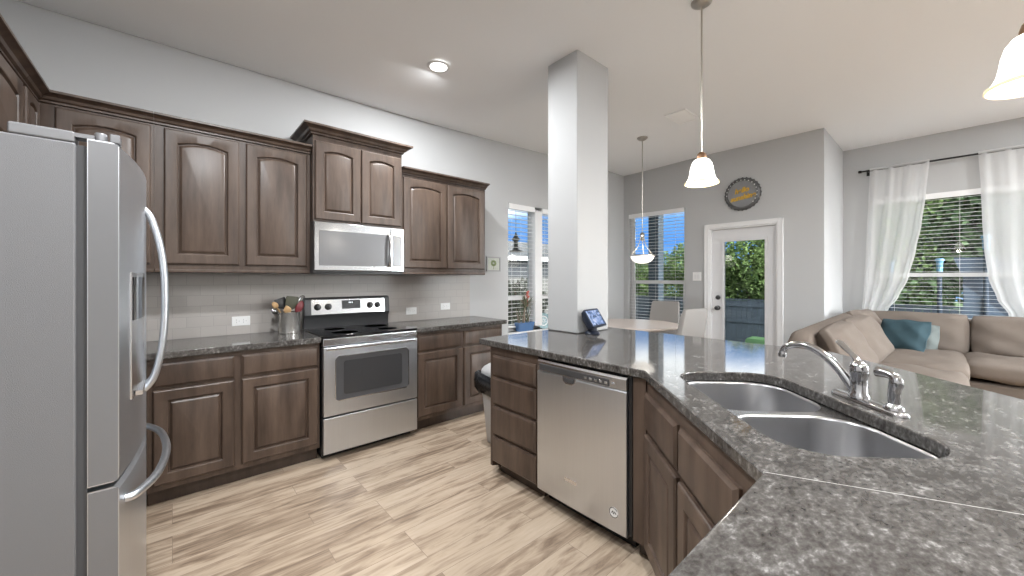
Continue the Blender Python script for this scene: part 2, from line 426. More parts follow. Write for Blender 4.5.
# ------------------------------------------------------------------ mesh builder
class MB:
    def __init__(s):
        s.v = []; s.f = []; s.m = []; s.T = None; s.mi = 0

    def add(s, vs, fs):
        b = len(s.v)
        for p in vs:
            p = Vector(p)
            if s.T is not None:
                p = s.T @ p
            s.v.append(tuple(p))
        for f in fs:
            s.f.append(tuple(b + i for i in f)); s.m.append(s.mi)
        return s

    def box(s, x0, x1, y0, y1, z0, z1):
        v = [(x0, y0, z0), (x1, y0, z0), (x1, y1, z0), (x0, y1, z0), (x0, y0, z1), (x1, y0, z1), (x1, y1, z1), (x0, y1, z1)]
        return s.add(v, [(0, 3, 2, 1), (4, 5, 6, 7), (0, 1, 5, 4), (1, 2, 6, 5), (2, 3, 7, 6), (3, 0, 4, 7)])

    def loft(s, loops, cap0=True, cap1=True, closed=True):
        n = len(loops[0]); vs = [p for l in loops for p in l]; fs = []
        for k in range(len(loops) - 1):
            for i in range(n if closed else n - 1):
                j = (i + 1) % n
                fs.append((k * n + i, k * n + j, (k + 1) * n + j, (k + 1) * n + i))
        if cap0: fs.append(tuple(reversed(range(n))))
        if cap1: fs.append(tuple(range((len(loops) - 1) * n, len(loops) * n)))
        return s.add(vs, fs)

    def prism(s, poly, z0, z1):
        return s.loft([[(x, y, z0) for x, y in poly], [(x, y, z1) for x, y in poly]])

    def lathe(s, prof, c=(0, 0, 0), n=32, cap0=True, cap1=True):
        loops = []
        for r, z in prof:
            r = max(r, 1e-4)
            loops.append([(c[0] + r * math.cos(2 * PI * i / n), c[1] + r * math.sin(2 * PI * i / n), c[2] + z) for i in range(n)])
        return s.loft(loops, cap0, cap1)

    def tube(s, pts, rad, n=12, flat=None):
        pts = [Vector(p) for p in pts]
        if not isinstance(rad, (list, tuple)): rad = [rad] * len(pts)
        loops = []; prev = None
        for i, p in enumerate(pts):
            d = (pts[min(i + 1, len(pts) - 1)] - pts[max(i - 1, 0)]).normalized()
            if prev is None:
                ref = Vector((0, 0, 1)) if abs(d.z) < 0.9 else Vector((1, 0, 0))
                a = d.cross(ref).normalized()
            else:
                a = (prev - d * prev.dot(d)).normalized()
            prev = a
            b = d.cross(a)
            fl = 1.0 if flat is None else flat
            loops.append([p + a * (rad[i] * math.cos(2 * PI * k / n)) + b * (rad[i] * fl * math.sin(2 * PI * k / n)) for k in range(n)])
        return s.loft(loops)

    def build(s, name, mat, parent=None, bevel=0.0, seg=2, smooth=35, subsurf=0, loc=None, rz=0.0):
        me = bpy.data.meshes.new(name)
        me.from_pydata(s.v, [], s.f)
        mats = mat if isinstance(mat, (list, tuple)) else [mat]
        for m in mats: me.materials.append(M[m])
        if len(mats) > 1: me.polygons.foreach_set('material_index', s.m)
        bm = bmesh.new(); bm.from_mesh(me); bmesh.ops.recalc_face_normals(bm, faces=bm.faces); bm.to_mesh(me); bm.free()
        if smooth:
            me.shade_smooth()
            me.set_sharp_from_angle(angle=math.radians(smooth))
        o = bpy.data.objects.new(name, me)
        COL.objects.link(o)
        if parent is not None: o.parent = parent
        if loc is not None: o.location = loc
        if rz: o.rotation_euler = (0, 0, rz)
        if bevel > 0:
            md = o.modifiers.new('bevel', 'BEVEL'); md.width = bevel; md.segments = seg; md.limit_method = 'ANGLE'; md.angle_limit = math.radians(40); md.harden_normals = True
        if subsurf:
            md = o.modifiers.new('sub', 'SUBSURF'); md.levels = subsurf; md.render_levels = subsurf
        return o


def tag(o, label, cat, group=None, kind=None):
    o['label'] = label; o['category'] = cat
    if group: o['group'] = group
    if kind: o['kind'] = kind
    return o


def empty(name, loc, label, cat, rz=0.0, group=None):
    o = bpy.data.objects.new(name, None); COL.objects.link(o)
    o.empty_display_size = 0.1
    o.location = loc; o.rotation_euler = (0, 0, rz)
    return tag(o, label, cat, group)


def struct(o, label=None, cat=None):
    o['kind'] = 'structure'
    if label: o['label'] = label
    if cat: o['category'] = cat
    return o


def bx(name, mat, parent, x0, x1, y0, y1, z0, z1, bevel=0.0, seg=2):
    return MB().box(x0, x1, y0, y1, z0, z1).build(name, mat, parent, bevel=bevel, seg=seg)


def crm(pts, n=8):
    out = []
    P = [Vector(p) for p in pts]
    for i in range(len(P) - 1):
        p0 = P[max(i - 1, 0)]; p1 = P[i]; p2 = P[i + 1]; p3 = P[min(i + 2, len(P) - 1)]
        for k in range(n):
            t = k / n
            out.append(0.5 * ((2 * p1) + (p2 - p0) * t + (2 * p0 - 5 * p1 + 4 * p2 - p3) * t * t + (3 * p1 - p0 - 3 * p2 + p3) * t ** 3))
    out.append(P[-1])
    return out


def rrect(x0, x1, y0, y1, r, n=6):
    pts = []
    for cx, cy, a0 in ((x1 - r, y0 + r, -PI / 2), (x1 - r, y1 - r, 0), (x0 + r, y1 - r, PI / 2), (x0 + r, y0 + r, PI)):
        for k in range(n + 1):
            a = a0 + PI / 2 * k / n
            pts.append((cx + r * math.cos(a), cy + r * math.sin(a)))
    return pts


# ------------------------------------------------------------------ room shell
def wall(name, axis, p0, p1, u0, u1, z0, z1, holes, label):
    us = sorted({u0, u1, *[h[0] for h in holes], *[h[1] for h in holes]})
    zs = sorted({z0, z1, *[h[2] for h in holes], *[h[3] for h in holes]})
    mb = MB()
    for i in range(len(us) - 1):
        for j in range(len(zs) - 1):
            uc = (us[i] + us[i + 1]) / 2; zc = (zs[j] + zs[j + 1]) / 2
            if any(h[0] < uc < h[1] and h[2] < zc < h[3] for h in holes): continue
            if axis == 'y': mb.box(us[i], us[i + 1], p0, p1, zs[j], zs[j + 1])
            else: mb.box(p0, p1, us[i], us[i + 1], zs[j], zs[j + 1])
    return struct(mb.build(name, 'wall', smooth=0), label, 'wall')


YA, XB, XD, XC = 3.60, 5.70, 6.95, -0.92
W1 = (3.12, 4.20, 0.668, 2.28)
W2 = (2.575, 3.51, 0.45, 2.40)
W3 = (-0.90, 0.69, 0.42, 2.38)
DR = (1.405, 2.225, 0.0, 2.04)
wall('wall_left', 'y', YA, YA + 0.15, XC - 0.15, XB + 0.15, 0, 3.2, [W1], 'pale grey wall behind the range and cabinets')
wall('wall_far', 'x', XB, XB + 0.15, 0.945, YA, 0, 3.2, [W2, DR], 'pale grey wall with the patio door and dining window')
wall('wall_right', 'y', 0.945, 1.08, XB + 0.15, XD + 0.15, 0, 3.2, [], 'short pale grey return wall beside the sofa')
wall('wall_back', 'x', XD, XD + 0.15, -4.2, 0.945, 0, 3.2, [W3], 'grey wall behind the sofa with the curtained window')
wall('wall_front', 'x', XC - 0.15, XC, -4.2, YA, 0, 3.2, [], 'pale grey wall behind the refrigerator')
W5 = (4.70, 6.80, 0.25, 2.45)  # added opening in the unseen rear wall, lets daylight fill the rooms
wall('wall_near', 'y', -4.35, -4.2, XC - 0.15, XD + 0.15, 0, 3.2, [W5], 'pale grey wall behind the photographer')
struct(MB().box(XC - 0.15, XD + 0.15, -4.35, YA + 0.15, -0.1, 0.0).build('floor', 'floor', smooth=0), 'light brown hand-scraped wood plank floor', 'floor')
cm = MB()
nx, ny = 48, 48
cv = []; cf = []
for j in range(ny + 1):
    for i in range(nx + 1):
        x = XC - 0.14 + (XD + 0.28 - XC) * i / nx; y = -4.34 + (YA + 4.48) * j / ny
        cv.append((x, y, ceil_z(x, y)))
for j in range(ny):
    for i in range(nx):
        a = j * (nx + 1) + i
        cf.append((a, a + 1, a + nx + 2, a + nx + 1))
co = cm.add(cv, cf).build('ceiling', 'ceiling', smooth=60)
sm = co.modifiers.new('thick', 'SOLIDIFY'); sm.thickness = 0.25; sm.offset = 1.0
struct(co, 'smooth off-white painted ceiling', 'ceiling')
# make sure the ceiling thickens upwards
if co.data.polygons[0].normal.z < 0:
    co.data.flip_normals()

# column standing on the peninsula
colm = struct(MB().box(2.33, 2.737, 1.876, 2.19, 0.914, 3.12).build('column', 'wall', bevel=0.012, seg=3), 'square grey drywall column rising from the peninsula counter', 'column')

# baseboards
def baseboard(name, *a):
    return struct(MB().box(*a).build(name, 'white', bevel=0.004), 'white baseboard along the wall', 'baseboard')
baseboard('baseboard_left', 2.60, XB - 0.016, YA - 0.015, YA - 0.001, 0, 0.09)
baseboard('baseboard_far', XB - 0.015, XB - 0.001, 2.30, YA - 0.016, 0, 0.09)
baseboard('baseboard_right', XB - 0.0, XD - 0.016, 0.930, 0.944, 0, 0.09)
baseboard('baseboard_back', XD - 0.015, XD - 0.001, -4.1, 0.91, 0, 0.09)

# backsplash
struct(MB().box(XC + 0.002, 2.535, YA - 0.010, YA - 0.0005, 0.9145, 1.375).build('trim_backsplash', 'tile', smooth=0), 'light grey subway tile backsplash', 'backsplash')


# ------------------------------------------------------------------ windows
def window_unit(name, axis, p_in, thick, u0, u1, z0, z1, rail, mull, label):
    """frame near the outer face of the wall; axis = normal axis"""
    root = bpy.data.objects.new(name, None); COL.objects.link(root)
    struct(root, label, 'window')
    po = p_in + thick
    def B(mb, ua, ub, za, zb, d0, d1):
        if axis == 'y': mb.box(ua, ub, d0, d1, za, zb)
        else: mb.box(d0, d1, ua, ub, za, zb)
    f = MB(); fw = 0.045; a, b = po - 0.065, po - 0.01
    B(f, u0, u1, z1 - fw, z1, a, b); B(f, u0, u1, z0, z0 + fw, a, b)
    B(f, u0, u0 + fw, z0 + fw, z1 - fw, a, b); B(f, u1 - fw, u1, z0 + fw, z1 - fw, a, b)
    spans = [(u0 + fw, u1 - fw)]
    if mull:
        B(f, mull[0], mull[1], z0 + fw, z1 - fw, p_in - 0.012, b)
        spans = [(u0 + fw, mull[0]), (mull[1], u1 - fw)]
    f.build('window_frame', 'white', root, bevel=0.003)
    for sa, sb in spans:
        s = MB()
        B(s, sa, sb, rail - 0.025, rail + 0.025, a + 0.008, b - 0.005)
        B(s, sa, sa + 0.02, z0 + fw, rail - 0.025, a + 0.01, a + 0.035); B(s, sb - 0.02, sb, z0 + fw, rail - 0.025, a + 0.01, a + 0.035)
        B(s, sa + 0.02, sb - 0.02, z0 + fw, z0 + fw + 0.03, a + 0.01, a + 0.035)
        s.build('meeting_rail', 'white', root, bevel=0.002)
        g = MB(); B(g, sa, sb, rail, z1 - fw, b - 0.022, b - 0.018)
        g.build('pane', 'glass', root, smooth=0)
        g = MB(); B(g, sa + 0.02, sb - 0.02, z0 + fw + 0.03, rail - 0.025, a + 0.02, a + 0.024)
        g.build('pane', 'glass', root, smooth=0)
    s = MB()
    B(s, u0 - 0.03, u1 + 0.03, z0 - 0.025, z0, p_in - 0.045, a)
    s.build('window_sill', 'white', root, bevel=0.004)
    return root


window_unit('window_1', 'y', YA, 0.15, *W1[:2], W1[2], W1[3], 1.085, (3.585, 3.715), 'twin white window in the dining corner behind the column')
window_unit('window_2', 'x', XB, 0.15, *W2[:2], W2[2], W2[3], 1.285, None, 'dining window with white blinds left of the patio door')
window_unit('window_3', 'x', XD, 0.15, *W3[:2], W3[2], W3[3], 1.385, None, 'living room window between white sheer curtains')


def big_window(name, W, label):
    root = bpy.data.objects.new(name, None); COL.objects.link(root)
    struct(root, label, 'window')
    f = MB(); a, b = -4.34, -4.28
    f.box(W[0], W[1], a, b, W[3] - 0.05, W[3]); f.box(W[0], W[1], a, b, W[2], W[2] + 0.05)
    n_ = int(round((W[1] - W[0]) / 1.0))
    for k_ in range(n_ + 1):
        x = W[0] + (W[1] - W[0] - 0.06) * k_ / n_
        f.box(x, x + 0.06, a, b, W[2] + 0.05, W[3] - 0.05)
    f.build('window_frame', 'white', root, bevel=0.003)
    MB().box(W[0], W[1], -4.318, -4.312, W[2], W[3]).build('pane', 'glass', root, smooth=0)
big_window('window_4', W5, 'wide window added out of view to light the rooms')


def blinds(name, axis, p_in, u0, u1, z0, z1, tilt, label, nslat, dep=0.05, val=0.07):
    c = p_in + 0.045
    root = empty(name, ((u0 + u1) / 2, c, z0) if axis == 'y' else (c, (u0 + u1) / 2, z0), label, 'blinds', 0.0 if axis == 'y' else -PI / 2)
    hw = (u1 - u0) / 2 - 0.008; ht = z1 - z0
    # local: x along the window, y outwards, z up
    v = MB().box(-hw - 0.004, hw + 0.004, -0.055, -0.040, ht - val, ht - 0.002)
    v.build('valance', 'blind', root, bevel=0.004)
    MB().box(-hw, hw, -0.028, 0.028, ht - 0.05, ht - 0.004).build('headrail', 'blind', root, bevel=0.002)
    s = MB()
    zs = [0.05 + (ht - val - 0.06) * k / (nslat - 1) for k in range(nslat)]
    ca, sa = math.cos(tilt) * dep / 2, math.sin(tilt) * dep / 2
    for z in zs:
        s.add([(-hw, -ca, z - sa), (hw, -ca, z - sa), (hw, ca, z + sa), (-hw, ca, z + sa),
               (-hw, -ca, z - sa + .003), (hw, -ca, z - sa + .003), (hw, ca, z + sa + .003), (-hw, ca, z + sa + .003)],
              [(0, 3, 2, 1), (4, 5, 6, 7), (0, 1, 5, 4), (1, 2, 6, 5), (2, 3, 7, 6), (3, 0, 4, 7)])
    s.build('slats', 'blind', root, smooth=0)
    MB().box(-hw, hw, -0.024, 0.024, 0.008, 0.026).build('bottom_rail', 'blind', root, bevel=0.003)
    cds = MB()
    for k in (-0.7, 0, 0.7):
        cds.box(k * hw - .0012, k * hw + .0012, -0.0262, -0.0252, 0.026, ht - 0.05)
    cds.build('ladder_cord', 'blind', root, smooth=0)
    return root


blinds('window_blinds', 'y', YA, W1[0] + 0.003, 3.583, 0.71, W1[3], 0.0, 'open white slatted blinds in the left half of the twin window, beside the framed picture', 29, 0.036)
blinds('window_blinds', 'y', YA, 3.717, W1[1] - 0.003, 0.71, W1[3], 0.0, 'open white slatted blinds mostly hidden behind the column', 29, 0.036)
blinds('window_blinds', 'x', XB, W2[0] + 0.003, W2[1] - 0.003, 0.50, W2[3], 0.0, 'open white slatted blinds in the window left of the patio door', 36, 0.036)
blinds('window_blinds', 'x', XD, W3[0] + 0.003, W3[1] - 0.003, 0.45, W3[3], 0.0, 'open white slatted blinds behind the sheer curtains', 40, 0.028)

# ------------------------------------------------------------------ patio door
dr = bpy.data.objects.new('door_1', None); COL.objects.link(dr); struct(dr, 'white full-glass patio door', 'door')
y0, y1 = DR[0], DR[1]
c = MB()
cw = 0.062
c.box(XB - 0.018, XB - 0.0005, y0 - cw, y0, 0, DR[3] + cw); c.box(XB - 0.018, XB - 0.0005, y1, y1 + cw, 0, DR[3] + cw)
c.box(XB - 0.018, XB - 0.0005, y0, y1, DR[3], DR[3] + cw)
c.box(XB - 0.024, XB - 0.018, y0 - cw, y0 - cw + 0.018, 0, DR[3] + cw); c.box(XB - 0.024, XB - 0.018, y1 + cw - 0.018, y1 + cw, 0, DR[3] + cw)
c.box(XB - 0.024, XB - 0.018, y0 - cw, y1 + cw, DR[3] + cw - 0.018, DR[3] + cw)
c.build('door_casing', 'white', dr, bevel=0.003)
j = MB(); j.box(XB, XB + 0.14, y0, y0 + 0.018, 0, DR[3]); j.box(XB, XB + 0.14, y1 - 0.018, y1, 0, DR[3]); j.box(XB, XB + 0.14, y0 + 0.018, y1 - 0.018, DR[3] - 0.018, DR[3])
j.build('door_jamb', 'white', dr)
sx0, sx1 = XB + 0.045, XB + 0.09
sy0, sy1 = y0 + 0.02, y1 - 0.02
gy0, gy1, gz0, gz1 = 1.555, 2.045, 0.28, 1.85
s = MB()
s.box(sx0, sx1, sy0, gy0, 0.01, 2.02); s.box(sx0, sx1, gy1, sy1, 0.01, 2.02); s.box(sx0, sx1, gy0, gy1, 0.01, gz0); s.box(sx0, sx1, gy0, gy1, gz1, 2.02)
s.build('door_slab', 'door_paint', dr, smooth=0)
g = MB()
for (a, b_, z_, w_) in ((gy0 - 0.03, gy0 + 0.002, 0, 0), (gy1 - 0.002, gy1 + 0.03, 0, 0)):
    g.box(sx0 - 0.010, sx0 - 0.0005, a, b_, gz0 - 0.03, gz1 + 0.03)
g.box(sx0 - 0.010, sx0 - 0.0005, gy0 + 0.002, gy1 - 0.002, gz1 - 0.002, gz1 + 0.03); g.box(sx0 - 0.010, sx0 - 0.0005, gy0 + 0.002, gy1 - 0.002, gz0 - 0.03, gz0 + 0.002)
g.build('glass_trim', 'door_paint', dr, bevel=0.004)
MB().box(sx0 + 0.018, sx0 + 0.024, gy0, gy1, gz0, gz1).build('door_glass', 'glass', dr, smooth=0)
def rot_to(axis):
    return Vector((0, 0, 1)).rotation_difference(Vector(axis)).to_matrix().to_4x4()
k = MB(); k.T = Matrix.Translation((sx0, 2.125, 0.93)) @ rot_to((-1, 0, 0))
k.lathe([(0.032, 0), (0.032, 0.008), (0.012, 0.012), (0.012, 0.035), (0.028, 0.042), (0.030, 0.055), (0.02, 0.066), (0.001, 0.068)])
k.build('door_knob', 'dark_grey', dr)
k = MB(); k.T = Matrix.Translation((sx0, 2.125, 1.075)) @ rot_to((-1, 0, 0))
k.lathe([(0.032, 0), (0.030, 0.012), (0.022, 0.016), (0.001, 0.018)]); k.box(-0.004, 0.004, -0.02, 0.02, 0.016, 0.03)
k.build('deadbolt', 'dark_grey', dr)


# ------------------------------------------------------------------ cabinets
def panel_loop(w, h, ins, y, arch, n=12):
    pts = [(ins, y, ins), (w - ins, y, ins)]
    x0, x1 = ins, w - ins
    hw = (x1 - x0) / 2
    for k in range(n + 1):
        x = x1 - (x1 - x0) * k / n
        q = (x - w / 2) / hw
        pts.append((x, y, h - ins - arch * q * q))
    return pts


def door_mesh(w, h, arch=0.0, T=None, fr=0.064):
    mb = MB(); mb.T = T
    L = [panel_loop(w, h, 0, 0, 0), panel_loop(w, h, 0, -0.013, 0), panel_loop(w, h, 0.003, -0.018, 0), panel_loop(w, h, 0.008, -0.021, 0),
         panel_loop(w, h, fr - 0.004, -0.021, arch * 0.96), panel_loop(w, h, fr, -0.019, arch), panel_loop(w, h, fr + 0.003, -0.011, arch), panel_loop(w, h, fr + 0.006, -0.006, arch),
         panel_loop(w, h, fr + 0.009, -0.006, arch), panel_loop(w, h, fr + 0.021, -0.017, arch), panel_loop(w, h, fr + 0.024, -0.018, arch)]
    mb.loft(L)
    return mb


def drawer_mesh(w, h, T=None):
    mb = MB(); mb.T = T
    L = [panel_loop(w, h, 0, 0, 0, 2), panel_loop(w, h, 0, -0.010, 0, 2), panel_loop(w, h, 0.005, -0.013, 0, 2), panel_loop(w, h, 0.012, -0.020, 0, 2), panel_loop(w, h, 0.016, -0.021, 0, 2)]
    mb.loft(L)
    return mb


def TR(x, z, y=0.0):
    return Matrix.Translation((x, y, z))


def crown(root, w, dep, z, offL, offR, hgt=0.062, proj=0.06):
    prof = [(0.0, 0.0), (0.012, 0.004), (0.012, 0.014), (0.024, 0.020), (0.030, 0.034), (0.048, 0.045), (0.054, 0.047), (0.060, 0.049), (0.060, 0.062)]
    loops = []
    for o, zz in prof:
        o = o * proj / 0.06; zz = zz * hgt / 0.062
        loops.append([(-o * offL, -o, z + zz), (w + o * offR, -o, z + zz), (w + o * offR, dep, z + zz), (-o * offL, dep, z + zz)])
    MB().loft(loops).build('crown_molding', 'wood', root, smooth=20)


def light_rail(root, w, z):
    MB().box(0, w, -0.008, 0.022, z - 0.022, z).build('light_rail', 'wood', root, bevel=0.006)


# --- wall cabinets on the range wall
YU = 3.27
DU = YA - YU - 0.002
c = empty('wall_cabinet', (-0.085, YU, 0), 'wall cabinet with two arched doors left of the microwave', 'cabinet')
MB().box(0, 0.885, 0, DU, 1.40, 2.300).build('cabinet_body', 'wood', c)
for x in (0.045, 0.472):
    door_mesh(0.388, 0.855, 0.022, TR(x, 1.433)).build('door', 'wood', c, smooth=25)
crown(c, 0.885, DU, 2.300, 0, 0)
light_rail(c, 0.885, 1.40)
c = empty('wall_cabinet', (-0.548, YU, 0), 'wall cabinet in the corner, half hidden behind the refrigerator top', 'cabinet')
MB().box(0.0, 0.462, 0, DU, 1.40, 2.300).build('cabinet_body', 'wood', c)
door_mesh(0.385, 0.855, 0.022, TR(0.062, 1.433)).build('door', 'wood', c, smooth=25)
crown(c, 0.462, DU, 2.300, 0, 0)
light_rail(c, 0.462, 1.40)
c = empty('wall_cabinet', (0.806, 3.215, 0), 'taller raised wall cabinet directly above the microwave', 'cabinet')
dmc = YA - 3.215 - 0.002
MB().box(0, 0.724, 0, dmc, 1.782, 2.445).build('cabinet_body', 'wood', c)
for x in (0.012, 0.365):
    door_mesh(0.347, 0.605, 0.02, TR(x, 1.797)).build('door', 'wood', c, smooth=25)
crown(c, 0.724, dmc, 2.445, 1, 1, 0.07, 0.075)
c = empty('wall_cabinet', (1.55, YU, 0), 'wall cabinet with two arched doors right of the microwave', 'cabinet')
MB().box(0, 0.955, 0, DU, 1.40, 2.285).build('cabinet_body', 'wood', c)
for x in (0.018, 0.482):
    door_mesh(0.452, 0.825, 0.022, TR(x, 1.437)).build('door', 'wood', c, smooth=25)
crown(c, 0.955, DU, 2.285, 0, 0.35)
light_rail(c, 0.955, 1.40)
# --- wall cabinets on the refrigerator wall
XCF = -0.556
dc = XCF - XC - 0.002
c = empty('wall_cabinet', (XCF, 1.68, 0), 'high wall cabinet over the refrigerator with arched doors', 'cabinet', PI / 2)
MB().box(0, 1.295, 0, dc, 1.86, 2.300).build('cabinet_body', 'wood', c)
for x in (0.04, 0.655):
    door_mesh(0.600, 0.395, 0.02, TR(x, 1.888)).build('door', 'wood', c, smooth=25)
crown(c, 1.295, dc, 2.300, 0, 0)
c = empty('wall_cabinet', (XCF, 2.977, 0), 'narrow wall cabinet filling the corner beyond the refrigerator', 'cabinet', PI / 2)
MB().box(0, 0.290, 0, dc, 1.40, 2.300).build('cabinet_body', 'wood', c)
door_mesh(0.235, 0.855, 0.02, TR(0.03, 1.433), 0.045).build('door', 'wood', c, smooth=25)
crown(c, 0.290, dc, 2.300, 0, 0)

# --- base cabinets on the range wall
YF = 3.045
def base_cab(root, w, dep, units, ztop=0.872, toe=0.10, toein=0.07, dz=(0.705, 0.842), oz=(0.135, 0.688)):
    MB().box(0, w, 0, dep, toe, ztop).build('cabinet_body', 'wood', root)
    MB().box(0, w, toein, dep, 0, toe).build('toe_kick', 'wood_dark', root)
    for x0, x1 in units:
        drawer_mesh(x1 - x0, dz[1] - dz[0], TR(x0, dz[0])).build('drawer', 'wood', root, smooth=25)
        door_mesh(x1 - x0, oz[1] - oz[0], 0.0, TR(x0, oz[0])).build('door', 'wood', root, smooth=25)

c = empty('base_cabinet', (-0.11, YF, 0), 'base cabinet with two drawers and doors left of the range', 'cabinet')
base_cab(c, 0.918, YA - YF - 0.002, [(0.025, 0.41), (0.448, 0.905)])
c = empty('base_cabinet', (XC + 0.01, YF, 0), 'blind corner base cabinet hidden behind the refrigerator', 'cabinet')
base_cab(c, 0.795, YA - YF - 0.002, [(0.36, 0.77)])
c = empty('base_cabinet', (1.578, YF, 0), 'base cabinet with two drawers and doors right of the range', 'cabinet')
base_cab(c, 0.975, YA - YF - 0.002, [(0.012, 0.478), (0.497, 0.962)])


# ------------------------------------------------------------------ countertops
def counter(name, poly, z0, z1, label, hole=None, bevel=0.007):
    from mathutils.geometry import tessellate_polygon
    bm = bmesh.new()
    loops = [[Vector((x, y, z1)) for x, y in poly]] + ([[Vector((x, y, z1)) for x, y in hole]] if hole else [])
    vs = [bm.verts.new(p) for l in loops for p in l]
    for t in tessellate_polygon(loops):
        try: bm.faces.new([vs[i] for i in t])
        except ValueError: pass
    bmesh.ops.dissolve_limit(bm, angle_limit=0.01, verts=bm.verts[:], edges=bm.edges[:], delimit=set()) if not hole else None
    bmesh.ops.recalc_face_normals(bm, faces=bm.faces)
    r = bmesh.ops.extrude_face_region(bm, geom=bm.faces[:])
    for v in [g for g in r['geom'] if isinstance(g, bmesh.types.BMVert)]: v.co.z = z0
    bmesh.ops.recalc_face_normals(bm, faces=bm.faces)
    me = bpy.data.meshes.new(name); bm.to_mesh(me); bm.free()
    me.materials.append(M['granite'])
    me.shade_smooth(); me.set_sharp_from_angle(angle=math.radians(35))
    o = bpy.data.objects.new(name, me); COL.objects.link(o)
    md = o.modifiers.new('bevel', 'BEVEL'); md.width = bevel; md.segments = 3; md.limit_method = 'ANGLE'; md.angle_limit = math.radians(50); md.harden_normals = True
    return tag(o, label, 'countertop')


def st(s, t):
    return ((s + t) / R2, (s - t) / R2)


YE = 3.005
counter('countertop', [(XC + 0.004, YE), (0.812, YE), (0.812, YA - 0.011), (XC + 0.004, YA - 0.011)], 0.8735, 0.914, 'granite countertop left of the range holding the utensil crock')
counter('countertop', [(1.572, YE), (2.59, YE), (2.59, YA - 0.011), (1.572, YA - 0.011)], 0.8735, 0.914, 'granite countertop right of the range against the tiled wall')

XE, TE = 1.635, 0.501
XP, TP = 1.655, 0.517
TBK = 2.43 / R2
cxe = XE - TE * R2
s3 = 0.267 + 0.267 + TE * R2
pen = [(XE, 2.205), (XE, cxe), (0.267 + TE * R2, 0.267), (0.44, 0.267), (0.44, -0.95), (1.48, -0.95), (2.87, 0.44), (2.87, 2.205)]
sk = [st(a, b) for a, b in rrect(0.972, 1.802, 0.625, 1.055, 0.13, 8)]
# the far corners of the bowl are rounder on the photo's right
counter('countertop', pen, 0.8735, 0.914, 'large grey-brown granite peninsula countertop around the sink', hole=sk)

# mitre seam between two granite slabs
sm_ = MB()
a0 = Vector((0.267 + TE * R2, 0.267, 0.9142)); a1 = Vector((1.376, -0.556, 0.9142))
dd = (a1 - a0).normalized(); nn = Vector((-dd.y, dd.x, 0)) * 0.0011
sm_.add([a0 + nn, a1 + nn, a1 - nn, a0 - nn] + [p - Vector((0, 0, .003)) for p in (a0 + nn, a1 + nn, a1 - nn, a0 - nn)],
        [(0, 1, 2, 3), (4, 7, 6, 5), (0, 4, 5, 1), (1, 5, 6, 2), (2, 6, 7, 3), (3, 7, 4, 0)])
M['seam'] = plain('seam_epoxy', (0.42, 0.41, 0.39), 0.3)
sm_.build('countertop_seam', 'seam', bpy.data.objects['countertop.002'])

# knee wall under the bar side
kw = MB()
def seg_wall(p, q, th):
    d = Vector((q[0] - p[0], q[1] - p[1])).normalized(); n = Vector((d.y, -d.x)) * th
    kw.prism([p, q, (q[0] + n.x, q[1] + n.y), (p[0] + n.x, p[1] + n.y)], 0, 0.8725)
seg_wall((2.34, 2.18), (2.34, 0.62), -0.10)
seg_wall(st(2.06, 1.16), st(0.80, 1.16), -0.10)
struct(kw.build('wall_peninsula', 'wall', smooth=0), 'low grey knee wall under the bar side of the peninsula', 'wall')

# ------------------------------------------------------------------ peninsula cabinets
RW = -PI / 2
c = empty('drawer_cabinet', (XP, 2.075, 0), 'four-drawer base cabinet at the end of the peninsula beside the trash can', 'cabinet', RW)
MB().box(0, 0.44, 0, 0.60, 0.085, 0.872).build('cabinet_body', 'wood', c)
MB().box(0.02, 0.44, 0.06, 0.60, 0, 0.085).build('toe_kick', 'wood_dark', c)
ep = MB().loft([[(x, y, z) for y, z in ((0.0, 0.872), (0.6, 0.872), (0.6, 0.0), (0.075, 0.0), (0.06, 0.035), (0.0, 0.05))] for x in (-0.02, 0.0)])
ep.build('end_panel', 'wood', c)
for za, zb in ((0.685, 0.818), (0.490, 0.668), (0.283, 0.472), (0.095, 0.266)):
    drawer_mesh(0.412, zb - za, TR(0.020, za)).build('drawer', 'wood', c, smooth=25)

DWY = 1.625
d = empty('dishwasher', (XP, DWY, 0), 'stainless steel dishwasher built into the peninsula', 'dishwasher', RW)
WD = 0.612
MB().box(0.005, WD - 0.005, 0.03, 0.57, 0.09, 0.868).build('tub_body', 'dark_grey', d)
MB().box(0.012, WD - 0.012, 0.075, 0.20, 0.0, 0.09).build('toe_panel', 'black', d)
# door panel: slightly bowed front with a pocket handle
def bow(x):
    q = (x - WD / 2) / (WD / 2)
    return -0.026 + 0.006 * q * q
dp = MB()
xs = [0.006 + (WD - 0.012) * i / 24 for i in range(25)]
loops = []
for x in xs:
    f = bow(x)
    loops.append([(x, 0.03, 0.085), (x, f + 0.008, 0.085), (x, f, 0.093), (x, f, 0.788), (x, f + 0.004, 0.792), (x, 0.03, 0.792)])
dp.loft(loops)
dp.build('door', 'steel', d, smooth=30)
ctl = MB()
loops = []
for x in xs:
    f = bow(x)
    loops.append([(x, 0.03, 0.796), (x, f + 0.002, 0.796), (x, f - 0.001, 0.800), (x, f - 0.001, 0.850), (x, f + 0.008, 0.860), (x, 0.03, 0.860)])
ctl.loft(loops).build('control_panel', 'steel_h', d, smooth=30)
MB().box(0.03, WD - 0.10, bow(0.3) - 0.0035, -0.02, 0.803, 0.838).build('control_strip', 'dark_grey', d, bevel=0.002)
bt = MB()
for k in range(6):
    bt.box(0.36 + 0.032 * k, 0.378 + 0.032 * k, -0.0330, -0.022, 0.813, 0.825)
bt.build('button', 'steel_h', d, bevel=0.002)
hp = MB()
